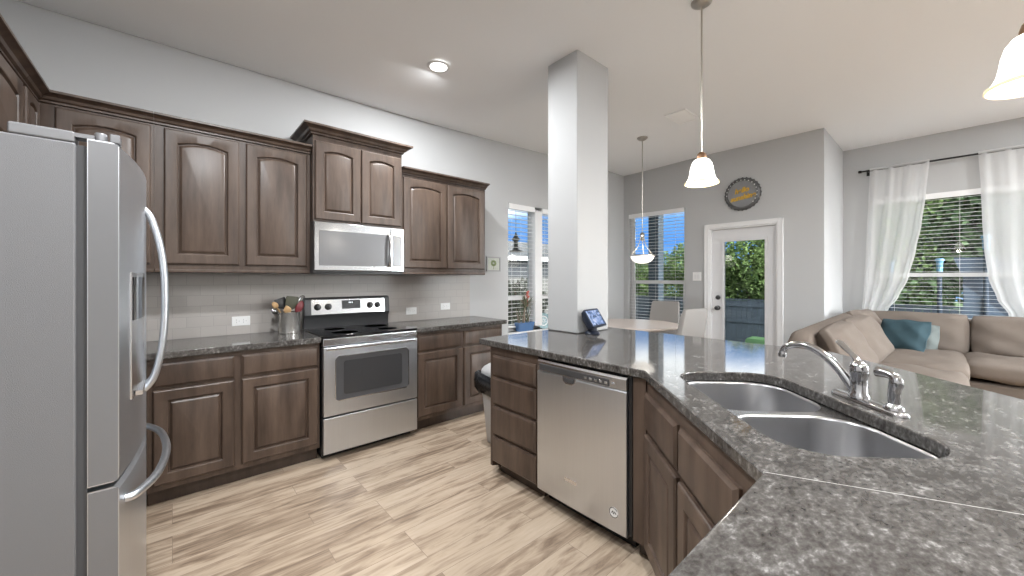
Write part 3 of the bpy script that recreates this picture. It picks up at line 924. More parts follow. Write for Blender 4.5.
hp.loft([[(0.205 + 0.02 * a, bow(0.3) - 0.006 * b_, 0.0 + z) for a, b_, z in ((0, 0.3, .800), (5, 0.3, .800), (4.7, 0.6, .772), (3.6, 1, .758), (1.4, 1, .758), (0.3, 0.6, .772))],
         [(0.205 + 0.02 * a, bow(0.3) + 0.004, 0.0 + z) for a, b_, z in ((0, 0, .800), (5, 0, .800), (4.7, 0, .772), (3.6, 0, .758), (1.4, 0, .758), (0.3, 0, .772))]])
hp.build('pocket_handle', 'steel_h', d, bevel=0.003)
MB().box(0.222, 0.290, bow(0.3) - 0.0075, bow(0.3) - 0.0045, 0.770, 0.790).build('handle_recess', 'dark_grey', d, bevel=0.004)
MB().box(WD * 0.36, WD * 0.50, bow(0.27) - 0.0012, bow(0.27) + 0.001, 0.222, 0.243).build('maker_badge', 'steel_h', d, bevel=0.001)
bd = MB(); bd.T = Matrix.Translation((WD - 0.075, bow(WD - 0.075) - 0.0006, 0.185)) @ rot_to((0, -1, 0))
bd.lathe([(0.026, -0.002), (0.026, 0.0005), (0.001, 0.0005)], n=28)
bdo = bd.build('sticker', 'white', d)
mk = MB(); mk.T = Matrix.Translation((WD - 0.075, bow(WD - 0.075) - 0.0014, 0.185)) @ rot_to((0, -1, 0))
mk.tube([(0.024 * math.cos(a), 0.024 * math.sin(a), 0) for a in [0.5 + k * 0.3 for k in range(20)]], 0.0014, 6)
mk.tube([(-0.012, -0.004, 0), (-0.004, 0.008, 0), (0.0, -0.006, 0), (0.006, 0.006, 0), (0.014, -0.004, 0)], 0.0022, 6)
mk.build('sticker_mark', 'red_logo', bdo)
MB().box(WD - 0.003, WD + 0.016, -0.004, 0.10, 0.10, 0.870).build('side_gap_strip', 'black', d)

c = empty('corner_filler', (XP, DWY - WD - 0.018, 0), 'narrow wood filler post between dishwasher and sink cabinet', 'cabinet', RW)
fl = DWY - WD - 0.018 - (XP - TP * R2)
MB().box(0, fl - 0.004, 0, 0.30, 0.085, 0.872).build('filler_panel', 'wood', c)
MB().box(0, fl - 0.03, 0.06, 0.30, 0, 0.085).build('toe_kick', 'wood_dark', c)

SW1 = (XP + (XP - TP * R2)) / R2            # s at the corner with the dishwasher run
px, py = st(SW1, TP)
c = empty('sink_cabinet', (px, py, 0), 'angled sink base cabinet with two doors below false drawers', 'cabinet', -0.75 * PI)
SWW = SW1 - 0.868
MB().box(0.004, SWW, 0, 0.045, 0.085, 0.872).build('cabinet_body', 'wood', c)
fb = MB(); fb.box(0.004, 0.022, 0.045, 0.60, 0.085, 0.872); fb.box(SWW - 0.018, SWW, 0.045, 0.60, 0.085, 0.872); fb.box(0.022, SWW - 0.018, 0.045, 0.60, 0.085, 0.105)
fb.build('side_panel', 'wood', c)
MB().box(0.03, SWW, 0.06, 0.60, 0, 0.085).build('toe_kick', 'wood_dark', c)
for x0, x1 in ((0.02, 0.412), (0.437, 0.83)):
    drawer_mesh(x1 - x0, 0.165, TR(x0, 0.650)).build('false_drawer', 'wood', c, smooth=25)
    door_mesh(x1 - x0, 0.525, 0.0, TR(x0, 0.100)).build('door', 'wood', c, smooth=25)
c = empty('base_cabinet', (0.952, 0.243, 0), 'peninsula base cabinet facing the kitchen nearest the viewer', 'cabinet', PI)
base_cab(c, 0.49, 0.60, [(0.025, 0.465)])

# ------------------------------------------------------------------ sink
cs, ctm = 1.387, 0.84
sx, sy = st(cs, ctm)
sink = empty('kitchen_sink', (sx, sy, 0), 'undermount double-bowl stainless steel sink in the peninsula', 'sink', -0.75 * PI)
# local x = -s direction, y = t direction
def bowl(x0, x1, y0, y1, r):
    b = MB()
    L = []
    for ins, z in ((0.0, 0.8725), (0.003, 0.862), (0.010, 0.70), (0.018, 0.675), (0.035, 0.660), (0.07, 0.655)):
        L.append([(x, y, z) for x, y in rrect(x0 + ins, x1 - ins, y0 + ins, y1 - ins, max(0.03, r - ins * 0.6), 8)])
    b.loft(L, cap0=False)
    o = b.build('bowl', 'sinksteel', sink, smooth=50)
    sm2 = o.modifiers.new('thick', 'SOLIDIFY'); sm2.thickness = 0.002; sm2.offset = 0
    xc, yc = (x0 + x1) / 2, (y0 + y1) / 2
    MB().lathe([(0.045, 0.656), (0.045, 0.659), (0.034, 0.659), (0.03, 0.6565), (0.001, 0.6565)], (xc, yc, 0)).build('drain', 'chrome', sink)
bowl(-0.412, -0.014, -0.212, 0.212, 0.125)
bowl(0.014, 0.412, -0.212, 0.212, 0.125)
bm = bmesh.new()
ed = []
for pts in (rrect(-0.44, 0.44, -0.24, 0.24, 0.14, 8), rrect(-0.412, -0.014, -0.212, 0.212, 0.125, 8), rrect(0.014, 0.412, -0.212, 0.212, 0.125, 8)):
    vs = [bm.verts.new((x, y, 0.8728)) for x, y in pts]
    ed += [bm.edges.new((vs[i], vs[(i + 1) % len(vs)])) for i in range(len(vs))]
bmesh.ops.triangle_fill(bm, use_beauty=True, use_dissolve=False, edges=ed)
me = bpy.data.meshes.new('rim'); bm.to_mesh(me); bm.free(); me.materials.append(M['steel_h'])
o = bpy.data.objects.new('rim', me); COL.objects.link(o); o.parent = sink
sm2 = o.modifiers.new('thick', 'SOLIDIFY'); sm2.thickness = 0.0025; sm2.offset = -1 if me.polygons[0].normal.z > 0 else 1

# ------------------------------------------------------------------ faucet (local x = +s, y = -t ... built in s,t and converted)
fz = 0.914
fx, fy = st(1.41, 1.125)
fc = empty('kitchen_faucet', (fx, fy, fz), 'chrome single-lever kitchen faucet with side sprayer behind the sink', 'faucet', PI / 4)
# rz=45deg: local x -> +s ; local y -> -t (towards the wall of the range)  => t offset = -y
bp_ = MB()
L = []
for ins, z in ((0, 0.0005), (0, 0.006), (0.004, 0.012), (0.010, 0.014)):
    L.append([(x, y, z) for x, y in rrect(-0.172 + ins, 0.108 - ins, -0.026 + ins, 0.026 - ins, 0.0255 - ins, 8)])
bp_.loft(L).build('base_plate', 'chrome', fc, smooth=40)
MB().lathe([(0.030, 0.013), (0.029, 0.022), (0.024, 0.028), (0.0235, 0.085), (0.027, 0.095), (0.027, 0.118), (0.022, 0.132), (0.010, 0.140), (0.001, 0.142)], n=28).build('body', 'chrome', fc, smooth=50)
def loc_st(s, t, z):
    return (s - 1.41, -(t - 1.125), z)
sp = crm([loc_st(1.425, 1.122, 0.030), loc_st(1.462, 1.10, 0.095), loc_st(1.505, 1.07, 0.146), loc_st(1.548, 1.04, 0.168), loc_st(1.588, 1.01, 0.162), loc_st(1.608, 0.995, 0.142), loc_st(1.612, 0.992, 0.112)], 7)
nsp = len(sp)
MB().tube(sp, [0.0155 - 0.003 * min(1, i / (nsp * 0.6)) + (0.002 if i > nsp - 6 else 0) for i in range(nsp)], 14).build('spout', 'chrome', fc, smooth=60)
lv = crm([loc_st(1.405, 1.128, 0.118), loc_st(1.43, 1.13, 0.145), loc_st(1.468, 1.13, 0.168), loc_st(1.512, 1.13, 0.194)], 6)
MB().tube(lv, [0.016, 0.0155, 0.015, 0.014, 0.013, 0.0125, 0.012, 0.011, 0.0105, 0.010, 0.0105, 0.011, 0.0115, 0.012, 0.0125, 0.0125, 0.012, 0.011, 0.008][:len(lv)], 12, flat=0.55).build('lever_handle', 'chrome', fc, smooth=60)
spr = MB()
spr.lathe([(0.026, 0.0135), (0.025, 0.022), (0.019, 0.028), (0.0165, 0.032)], loc_st(1.283, 1.128, 0), 24)
spr.build('sprayer_collar', 'chrome', fc, smooth=50)
hd = crm([loc_st(1.283, 1.128, 0.030), loc_st(1.281, 1.128, 0.070), loc_st(1.274, 1.127, 0.104), loc_st(1.288, 1.122, 0.121), loc_st(1.322, 1.11, 0.124)], 6)
rr = [0.014, 0.0145, 0.015, 0.0155, 0.016, 0.016, 0.016, 0.0165, 0.017, 0.0175, 0.018, 0.018, 0.0175, 0.017, 0.016, 0.015, 0.0145, 0.014, 0.014, 0.014, 0.0145, 0.0155, 0.0165, 0.017, 0.0165]
MB().tube(hd, rr[:len(hd)], 14).build('sprayer', 'chrome', fc, smooth=60)

# ------------------------------------------------------------------ refrigerator
fr = empty('refrigerator', (-0.21, 1.675, 0), 'grey french-door refrigerator with bottom freezer in the left corner', 'refrigerator', PI / 2)
# local x -> +y (along the front), local y -> -x (into the wall), front faces -y local
FW = 0.91
MB().box(0, FW, 0.0, 0.68, 0.02, 1.735).build('cabinet_shell', 'fridge_side', fr, bevel=0.006)
MB().box(0.05, FW - 0.05, 0.05, 0.62, 0, 0.02).build('plinth', 'black', fr)
MB().box(0.006, FW - 0.006, -0.022, 0.0, 0.06, 1.73).build('gasket', 'gasket', fr)
# hinge cover strip on top
for xa in (0.008, FW - 0.07):
    MB().box(xa - 0.006, xa + 0.062, 0.002, 0.125, 1.735, 1.768).build('hinge_cover', 'fridge_trim', fr, bevel=0.006)
def fridge_door(x0, x1, z0, z1, name):
    b = MB(); L = []
    n = 16
    for i in range(n + 1):
        x = x0 + (x1 - x0) * i / n
        q = (x - FW / 2) / (FW / 2)
        f = -0.130 + 0.042 * q * q
        L.append([(x, -0.022, z0), (x, f + 0.012, z0), (x, f, z0 + 0.010), (x, f, z1 - 0.010), (x, f + 0.012, z1), (x, -0.022, z1)])
    b.loft(L)
    return b.build(name, 'steel', fr, smooth=30)
dl = fridge_door(0.0, 0.4525, 0.722, 1.752, 'door')
dr2 = fridge_door(0.4575, FW, 0.722, 1.752, 'door')
fd = fridge_door(0.0, FW, 0.06, 0.708, 'freezer_drawer')
# grey painted door edges
for dd_, xa, za, zb in ((dl, -0.0015, 0.722, 1.752), (fd, -0.0015, 0.06, 0.708)):
    MB().box(xa, 0.0005, -0.086, -0.024, za + 0.004, zb - 0.004).build('door_edge', 'fridge_trim', dd_)
MB().lathe([(0.014, 1.752), (0.014, 1.775), (0.012, 1.778), (0.001, 1.778)], (0.022, -0.048, 0), 18).build('hinge_pin', 'fridge_trim', dl)
MB().box(0.004, 0.05, -0.036, 0.016, 1.753, 1.765).build('hinge_plate', 'fridge_trim', dl)
MB().box(0.002, 0.05, -0.090, -0.068, 1.752, 1.778).build('door_cap', 'fridge_trim', dl, bevel=0.003)
# door handles (bowed)
def fh(x, lean):
    pts = [(x, -0.124, 1.615), (x, -0.150, 1.57), (x, -0.178, 1.44), (x, -0.188, 1.26), (x, -0.180, 1.08), (x, -0.156, 0.95), (x, -0.124, 0.90)]
    return MB().tube(crm(pts, 6), 0.0125, 10)
fh(0.425, 0).build('handle', 'steel', dl, smooth=60)
fh(0.485, 0).build('handle', 'steel', dr2, smooth=60)
pts = [(0.06, -0.094, 0.640), (0.08, -0.125, 0.640), (0.22, -0.172, 0.640), (FW / 2, -0.192, 0.640), (FW - 0.22, -0.172, 0.640), (FW - 0.08, -0.125, 0.640), (FW - 0.06, -0.094, 0.640)]
MB().tube(crm(pts, 6), 0.0135, 10).build('handle', 'steel', fd, smooth=60)
# dispenser on the near door
def dface(x):
    q = (x - FW / 2) / (FW / 2)
    return -0.130 + 0.042 * q * q
dz0, dz1 = 0.94, 1.36
L = []
for i in range(9):
    x = 0.11 + 0.22 * i / 8
    L.append([(x, dface(x) - 0.004, dz0), (x, dface(x) - 0.004, dz1), (x, dface(x) + 0.004, dz1), (x, dface(x) + 0.004, dz0)])
disp = MB().loft(L).build('dispenser', 'steel_h', dl, smooth=30)
L = []
for i in range(9):
    x = 0.125 + 0.19 * i / 8
    L.append([(x, dface(x) - 0.006, 1.20), (x, dface(x) - 0.006, 1.345), (x, dface(x), 1.345), (x, dface(x), 1.20)])
MB().loft(L).build('display_panel', 'black_glass', disp, smooth=30)
MB().box(0.14, 0.30, dface(0.2) - 0.018, dface(0.2), 0.945, 0.960).build('drip_tray', 'steel_h', disp)

# ------------------------------------------------------------------ range
rg = empty('kitchen_range', (0.816, 3.005, 0), 'stainless electric range with black glass cooktop between the base cabinets', 'range')
RWD = 0.752
MB().box(0.004, RWD - 0.004, 0.035, 0.57, 0.03, 0.900).build('range_body', 'black', rg)
MB().box(0.02, RWD - 0.02, 0.08, 0.5, 0.0, 0.03).build('base', 'black', rg)
ct = MB()
ct.loft([[(x, y, z) for x, y in rrect(0, RWD, -0.012, 0.53, 0.015, 4)] for z in (0.902, 0.918)])
ctop = ct.build('cooktop', 'black_glass', rg, bevel=0.003)
for x, y, r in ((0.2, 0.13, 0.10), (0.55, 0.13, 0.08), (0.2, 0.38, 0.08), (0.55, 0.38, 0.10)):
    MB().lathe([(r - 0.003, 0.9182), (r - 0.003, 0.9186), (r, 0.9186), (r, 0.9182)], (x, y, 0), 40).build('burner_ring', 'dark_grey', ctop)
MB().box(0.003, RWD - 0.003, -0.006, 0.034, 0.842, 0.898).build('front_rail', 'steel_h', rg, bevel=0.006)
od = MB().box(0.004, RWD - 0.004, -0.020, 0.032, 0.330, 0.835).build('oven_door', 'steel', rg, bevel=0.006)
L = [[(x, y, z) for x, z in rrect(0.085, RWD - 0.085, 0.435 - i, 0.765 + i, 0.03, 5)] for y, i in ((-0.0195, 0), (-0.0225, 0), (-0.0225, -0.006), (-0.021, -0.012))]
MB().loft(L).build('oven_window', 'oven_glass', od, smooth=30)
L = [[(x, -0.0235, z) for x, z in rrect(0.145, RWD - 0.145, 0.475, 0.725, 0.02, 5)], [(x, -0.0205, z) for x, z in rrect(0.145, RWD - 0.145, 0.475, 0.725, 0.02, 5)]]
MB().loft(L).build('inner_glass', 'oven_inner', od, smooth=30)
tr_ = MB()
for (a, b_) in (((0.085, 0.765), (RWD - 0.085, 0.765)), ((0.085, 0.435), (RWD - 0.085, 0.435))):
    tr_.box(a[0] + 0.02, b_[0] - 0.02, -0.0245, -0.020, a[1] - 0.003, a[1] + 0.003)
for x in (0.085, RWD - 0.085):
    tr_.box(x - 0.003, x + 0.003, -0.0245, -0.020, 0.455, 0.745)
tr_.build('window_trim', 'steel_h', od)
hb = MB().tube([(0.05, -0.028, 0.800), (0.10, -0.052, 0.800), (RWD - 0.10, -0.052, 0.800), (RWD - 0.05, -0.028, 0.800)], 0.011, 12)
MB().box(0.02, RWD - 0.02, -0.034, -0.019, 0.812, 0.834).build('handle', 'steel_h', od, bevel=0.006)
MB().box(0.004, RWD - 0.004, -0.018, 0.032, 0.055, 0.318).build('storage_drawer', 'steel', rg, bevel=0.006)
# backguard
bg = MB()
bg.loft([[(x, 0.535, 0.915), (x, 0.525, 1.00), (x, 0.500, 1.03), (x, 0.515, 1.165), (x, 0.530, 1.178), (x, 0.575, 1.178), (x, 0.575, 0.915)] for x in (0.0, 0.012, RWD - 0.032, RWD - 0.02)])
bgo = bg.build('backguard', 'dark_grey', rg, bevel=0.006)
bp2 = MB().add([(0.052, 0.499, 1.035), (RWD - 0.07, 0.499, 1.035), (RWD - 0.07, 0.5125, 1.158), (0.052, 0.5125, 1.158), (0.052, 0.52, 1.035), (RWD - 0.07, 0.52, 1.035), (RWD - 0.07, 0.53, 1.158), (0.052, 0.53, 1.158)],
               [(0, 1, 2, 3), (4, 7, 6, 5), (0, 4, 5, 1), (1, 5, 6, 2), (2, 6, 7, 3), (3, 7, 4, 0)]).build('control_panel', 'steel_mw', bgo)
MB().box(0.30, 0.455, 0.498, 0.515, 1.075, 1.150).build('display', 'dark_grey', bp2, bevel=0.002)
MB().box(0.345, 0.395, 0.4965, 0.50, 1.118, 1.140).build('clock_window', 'black_glass', bp2)
dg = MB()
for x in (0.352, 0.364, 0.378): dg.box(x, x + 0.008, 0.4958, 0.498, 1.124, 1.135)
M['digit'] = emis_mat('clock_digit', (0.8, 0.9, 1.0), 0.8)
dg.build('clock_digits', 'digit', bp2)
for x in (0.10, 0.185, 0.545, 0.615):
    kb = MB(); kb.T = Matrix.Translation((x, 0.5045, 1.098)) @ rot_to((0, -1, 0.1))
    kb.lathe([(0.027, 0), (0.027, 0.006), (0.019, 0.010), (0.017, 0.026), (0.001, 0.028)], n=24)
    kb.box(-0.004, 0.004, -0.017, 0.017, 0.024, 0.032)
    kb.build('knob', 'black', bp2, smooth=40)

# ------------------------------------------------------------------ microwave
mw = empty('microwave', (0.800, 3.165, 0), 'stainless over-the-range microwave under the raised cabinet', 'microwave')
WM = 0.73
MB().box(0.0, WM, 0.02, YA - 3.165 - 0.012, 1.388, 1.780).build('microwave_body', 'dark_grey', mw, bevel=0.003)
md_ = MB().box(0.003, 0.605, -0.004, 0.022, 1.402, 1.775).build('door', 'steel_mw', mw, bevel=0.005)
MB().box(0.607, WM - 0.003, -0.004, 0.022, 1.402, 1.775).build('control_panel', 'steel_mw', mw, bevel=0.005)
L = [[(x, y, z) for x, z in rrect(0.035, 0.60, 1.440, 1.710, 0.008, 4)] for y in (-0.0065, -0.002)]
MB().loft(L).build('door_window', 'mw_glass', md_, smooth=30)
L = [[(x, y, z) for x, z in rrect(0.105, 0.53, 1.475, 1.675, 0.008, 4)] for y in (-0.0075, -0.005)]
MB().loft(L).build('inner_screen', 'mw_glass', md_, smooth=30)
MB().box(0.622, WM - 0.022, -0.007, 0.0, 1.440, 1.710).build('keypad', 'mw_glass', mw, bevel=0.002)
MB().tube(crm([(0.583, -0.006, 1.705), (0.583, -0.035, 1.685), (0.583, -0.046, 1.575), (0.583, -0.035, 1.465), (0.583, -0.006, 1.445)], 6), 0.013, 12).build('handle', 'chrome', md_, smooth=60)
MB().box(0.01, WM - 0.01, 0.03, 0.38, 1.380, 1.388).build('underside_vent', 'black', mw)

# ------------------------------------------------------------------ outlets, switch, picture
def outlet(x, z, label):
    o = empty('wall_outlet', (x, YA - 0.0105, z), label, 'outlet', group=None)
    MB().box(-0.058, 0.058, -0.006, 0, -0.036, 0.036).build('cover_plate', 'outlet', o, bevel=0.003)
    for cx in (-0.022, 0.022):
        s_ = MB()
        s_.box(cx - 0.008, cx - 0.005, -0.0066, -0.005, 0.004, 0.014); s_.box(cx - 0.008, cx - 0.005, -0.0066, -0.005, -0.014, -0.004)
        s_.box(cx + 0.008, cx + 0.012, -0.0066, -0.005, -0.003, 0.003)
        s_.build('socket_slots', 'slot', o)
outlet(0.395, 1.014, 'white horizontal outlet on the tile left of the utensil crock')
outlet(1.812, 1.012, 'white horizontal outlet on the tile just right of the range')
outlet(2.21, 1.040, 'white horizontal outlet on the tile nearest the framed picture')
sw = empty('light_switch', (XB, 2.395, 1.37), 'white double light switch beside the patio door', 'switch', -PI / 2)
MB().box(-0.06, 0.06, -0.006, -0.0003, -0.062, 0.062).build('cover_plate', 'outlet', sw, bevel=0.003)
for x in (-0.024, 0.024):
    MB().box(x - 0.016, x + 0.016, -0.009, -0.005, -0.032, 0.032).build('rocker', 'white', sw, bevel=0.002)
pc = empty('framed_picture', (2.88, YA, 1.425), 'small square botanical picture between wall cabinet and window', 'picture')
f = MB()
f.box(-0.105, 0.105, -0.018, -0.001, 0.16, 0.175); f.box(-0.105, 0.105, -0.018, -0.001, 0.0, 0.015); f.box(-0.105, -0.09, -0.018, -0.001, 0.015, 0.16); f.box(0.09, 0.105, -0.018, -0.001, 0.015, 0.16)
f.build('frame', 'pic_frame', pc)
MB().box(-0.09, 0.09, -0.010, -0.002, 0.015, 0.16).build('print', 'picture', pc)
lf = MB()
for k in range(9):
    a = k * 2 * PI / 9
    lf.box(0.028 * math.cos(a) - 0.014, 0.028 * math.cos(a) + 0.014, -0.0112, -0.0098, 0.098 + 0.024 * math.sin(a) - 0.012, 0.098 + 0.024 * math.sin(a) + 0.012)
lf.box(-0.003, 0.003, -0.0112, -0.0098, 0.03, 0.09)
lf.build('printed_plant', 'pic_green', pc)

# ------------------------------------------------------------------ utensil crock + utensils
cx_, cy_ = 0.690, 3.42
ck = empty('utensil_crock', (cx_, cy_, 0.9142), 'shiny steel utensil crock on the countertop beside the range', 'crock')
MB().lathe([(0.070, 0), (0.073, 0.003), (0.073, 0.158), (0.076, 0.162), (0.074, 0.165), (0.069, 0.163), (0.069, 0.006), (0.001, 0.005)], n=40).build('pot', 'crock', ck, smooth=40)
def utensil(name, label, base, tip, head, mat, r=0.0055, kind='spoon', hmat=None):
    b = Vector(base); t = Vector(tip)
    o = empty(name, (cx_, cy_, 0.92), label, 'utensil')
    d = (t - b).normalized()
    MB().tube([b, b.lerp(t, 0.5), t], r, 8).build('handle', mat, o, smooth=60)
    h = MB(); h.T = Matrix.Translation(t) @ rot_to(d)
    if kind == 'spoon':
        L = []
        for q in range(9):
            a = q / 8
            w_ = head[0] * math.sin(PI * (0.08 + 0.90 * a)) ** 0.6
            th_ = 0.008
            L.append([(w_ * math.cos(u * PI / 6), th_ * math.sin(u * PI / 6) - 0.01 * math.sin(PI * a), head[1] * a - 0.005) for u in range(12)])
        h.loft(L); h.build('head', hmat or mat, o, smooth=60)
    elif kind == 'spatula':
        L = []
        for a, w_ in ((0, 0.010), (0.12, 0.7), (0.25, 1.0), (0.9, 1.05), (1.0, 0.95)):
            ww = head[0] * w_ if w_ > 0.02 else w_
            L.append([(x, y, head[1] * a - 0.005) for x, y in rrect(-ww, ww, -0.004, 0.004, 0.0035, 3)])
        h.loft(L); h.build('head', hmat or mat, o, smooth=40)
    else:
        for k_ in range(4):
            a = k_ * PI / 4
            pts_ = [(head[0] * math.sin(u * PI / 8) * math.cos(a), head[0] * math.sin(u * PI / 8) * math.sin(a), head[1] * (1 - math.cos(u * PI / 8)) / 2) for u in range(9)]
            back = [(-p[0], -p[1], p[2]) for p in reversed(pts_)]
            h.tube(pts_ + back[1:], 0.0015, 5)
        h.build('whisk_wires', 'chrome', o, smooth=60)
    return o
utensil('wooden_spoon', 'round wooden spoon leaning forward in the utensil crock', (0.01, 0.0, 0.012), (-0.022, -0.050, 0.155), (0.027, 0.065), 'wood_utensil', 0.006)
utensil('wooden_spoon', 'wooden spoon leaning far left in the utensil crock', (0.03, 0.01, 0.012), (-0.085, 0.015, 0.195), (0.021, 0.055), 'wood_utensil', 0.006)
utensil('spatula', 'broad olive green spatula standing in the utensil crock', (-0.01, 0.01, 0.012), (0.010, 0.005, 0.18), (0.042, 0.105), 'black', 0.006, 'spatula', 'olive')
utensil('spatula', 'black spatula standing behind the olive one in the crock', (0.02, 0.0, 0.03), (-0.035, 0.035, 0.19), (0.038, 0.085), 'black', 0.006, 'spatula', 'black')
utensil('spatula', 'dark red spoon spatula at the right of the crock', (-0.02, -0.02, 0.012), (0.048, -0.012, 0.155), (0.027, 0.10), 'maroon', 0.006, 'spoon')
utensil('whisk', 'thin wire whisk leaning right out of the utensil crock', (-0.03, 0.02, 0.012), (0.055, 0.025, 0.18), (0.026, 0.115), 'chrome', 0.004, 'whisk')
utensil('ladle', 'steel ladle handle leaning left out of the crock', (0.04, 0.03, 0.03), (-0.092, 0.0, 0.155), (0.018, 0.05), 'chrome', 0.004)

# ------------------------------------------------------------------ smart display
sdv = empty('smart_display', (2.435, 1.785, 0.9142), 'dark blue smart display with lit screen on the counter before the column', 'smart display')
sdv.scale = (1.2, 1.2, 1.2)
nrm = Vector((0.122, -0.828, 0.55)).normalized()
up = (Vector((0, 0, 1)) - nrm * nrm.z).normalized()
rt = up.cross(nrm).normalized()
Ms = Matrix(((rt.x, up.x, nrm.x, 0), (rt.y, up.y, nrm.y, 0), (rt.z, up.z, nrm.z, 0.105), (0, 0, 0, 1)))
b = MB(); b.T = Ms
b.loft([[(x * k_, y * k_ - (0.01 if z < -0.03 else 0), z) for x, y in rrect(-0.092, 0.092, -0.064, 0.064, 0.01, 4)] for z, k_ in ((-0.065, 0.55), (-0.03, 0.92), (-0.004, 1.0), (0.0, 0.985))])
bod = b.build('body', 'navy', sdv, smooth=35)
b = MB(); b.T = Ms
b.box(-0.080, 0.080, -0.050, 0.052, 0.0002, 0.0012); b.build('screen', 'screen', bod, smooth=0)
b = MB()
b.lathe([(0.045, 0), (0.047, 0.006), (0.042, 0.012), (0.03, 0.02), (0.03, 0.06)], (-0.005, 0.022, 0), 28)
b.build('stand', 'navy', sdv, smooth=40)

# ------------------------------------------------------------------ trash can
tc_ = empty('trash_can', (2.08, 2.40, 0), 'grey trash can with black bag and white lid behind the drawer cabinet', 'trash can')
L = []
for z, k_ in ((0, 0.72), (0.01, 0.76), (0.50, 0.98), (0.52, 0.98)):
    L.append([(x * k_, y * k_, z) for x, y in rrect(-0.20, 0.20, -0.16, 0.16, 0.07, 6)])
MB().loft(L).build('can_body', 'trash_grey', tc_, smooth=40)
L = []
random.seed(3)
for z, k_ in ((0.40, 0.98), (0.42, 1.06), (0.46, 1.17), (0.51, 1.22), (0.55, 1.20), (0.575, 1.10), (0.565, 1.0)):
    row = []
    for i, (x, y) in enumerate(rrect(-0.20, 0.20, -0.16, 0.16, 0.07, 6)):
        w_ = 1 + 0.035 * math.sin(i * 2.3 + z * 40) + 0.03 * random.uniform(-1, 1)
        row.append((x * k_ * w_, y * k_ * w_, z + 0.012 * math.sin(i * 1.7)))
    L.append(row)
MB().loft(L, cap0=False, cap1=False).build('bin_bag', 'bag', tc_, smooth=60)
L = []
for z, k_ in ((0.55, 0.97), (0.58, 0.98), (0.60, 0.95), (0.62, 0.87), (0.64, 0.7), (0.65, 0.45), (0.654, 0.1)):
    L.append([(x * k_, y * k_, z) for x, y in rrect(-0.20, 0.20, -0.16, 0.16, 0.07, 6)])
MB().loft(L).build('lid', 'trash_grey', tc_, smooth=50)

# ------------------------------------------------------------------ ceiling fittings
for i, (x, y) in enumerate(CANS):
    z = ceil_z(x, y)
    lab = 'round lit recessed downlight in the ceiling above the range' if i == 0 else 'round lit recessed downlight added out of view to light the room'
    o = empty('recessed_downlight', (x, y, z), lab, 'downlight', group=None if i == 0 else 'added downlights out of view')
    MB().lathe([(0.066, -0.003), (0.088, -0.003), (0.092, -0.006), (0.088, -0.010), (0.070, -0.012), (0.066, -0.008)], n=40, cap0=False, cap1=False).build('trim_ring', 'white', o, smooth=60)
    MB().lathe([(0.067, -0.010), (0.067, -0.006), (0.001, -0.006)], n=32).build('lens', 'can_lens', o)
    ld = bpy.data.lights.new('downlight_lamp', 'AREA'); ld.shape = 'DISK'; ld.size = 0.13; ld.energy = CAN_POWER * (0.7 if i == 0 else 1.05 if i < 4 else 1.35); ld.color = (0.955, 0.98, 1.0)
    lo = bpy.data.objects.new('downlight_lamp', ld); COL.objects.link(lo); lo.location = (0, 0, -0.0125); lo.parent = o
v = empty('ceiling_vent', (4.15, 1.90, 3.10), 'white rectangular air vent in the ceiling near the pendant lights', 'vent')
f = MB()
f.box(-0.18, 0.18, 0.09, 0.115, -0.012, -0.001); f.box(-0.18, 0.18, -0.115, -0.09, -0.012, -0.001); f.box(-0.18, -0.15, -0.09, 0.09, -0.012, -0.001); f.box(0.15, 0.18, -0.09, 0.09, -0.012, -0.001)
f.build('frame', 'vent_white', v, bevel=0.003)
s_ = MB()
for k_ in range(7):
    y = -0.075 + 0.025 * k_
    s_.add([(-0.15, y - 0.009, -0.003), (0.15, y - 0.009, -0.003), (0.15, y + 0.009, -0.011), (-0.15, y + 0.009, -0.011), (-0.15, y - 0.008, -0.002), (0.15, y - 0.008, -0.002), (0.15, y + 0.010, -0.010), (-0.15, y + 0.010, -0.010)],
           [(0, 3, 2, 1), (4, 5, 6, 7), (0, 1, 5, 4), (1, 2, 6, 5), (2, 3, 7, 6), (3, 0, 4, 7)])
s_.build('louvres', 'vent_white', v)
MB().box(-0.15, 0.15, -0.09, 0.09, -0.0015, -0.0005).build('duct_opening', 'slot', v)


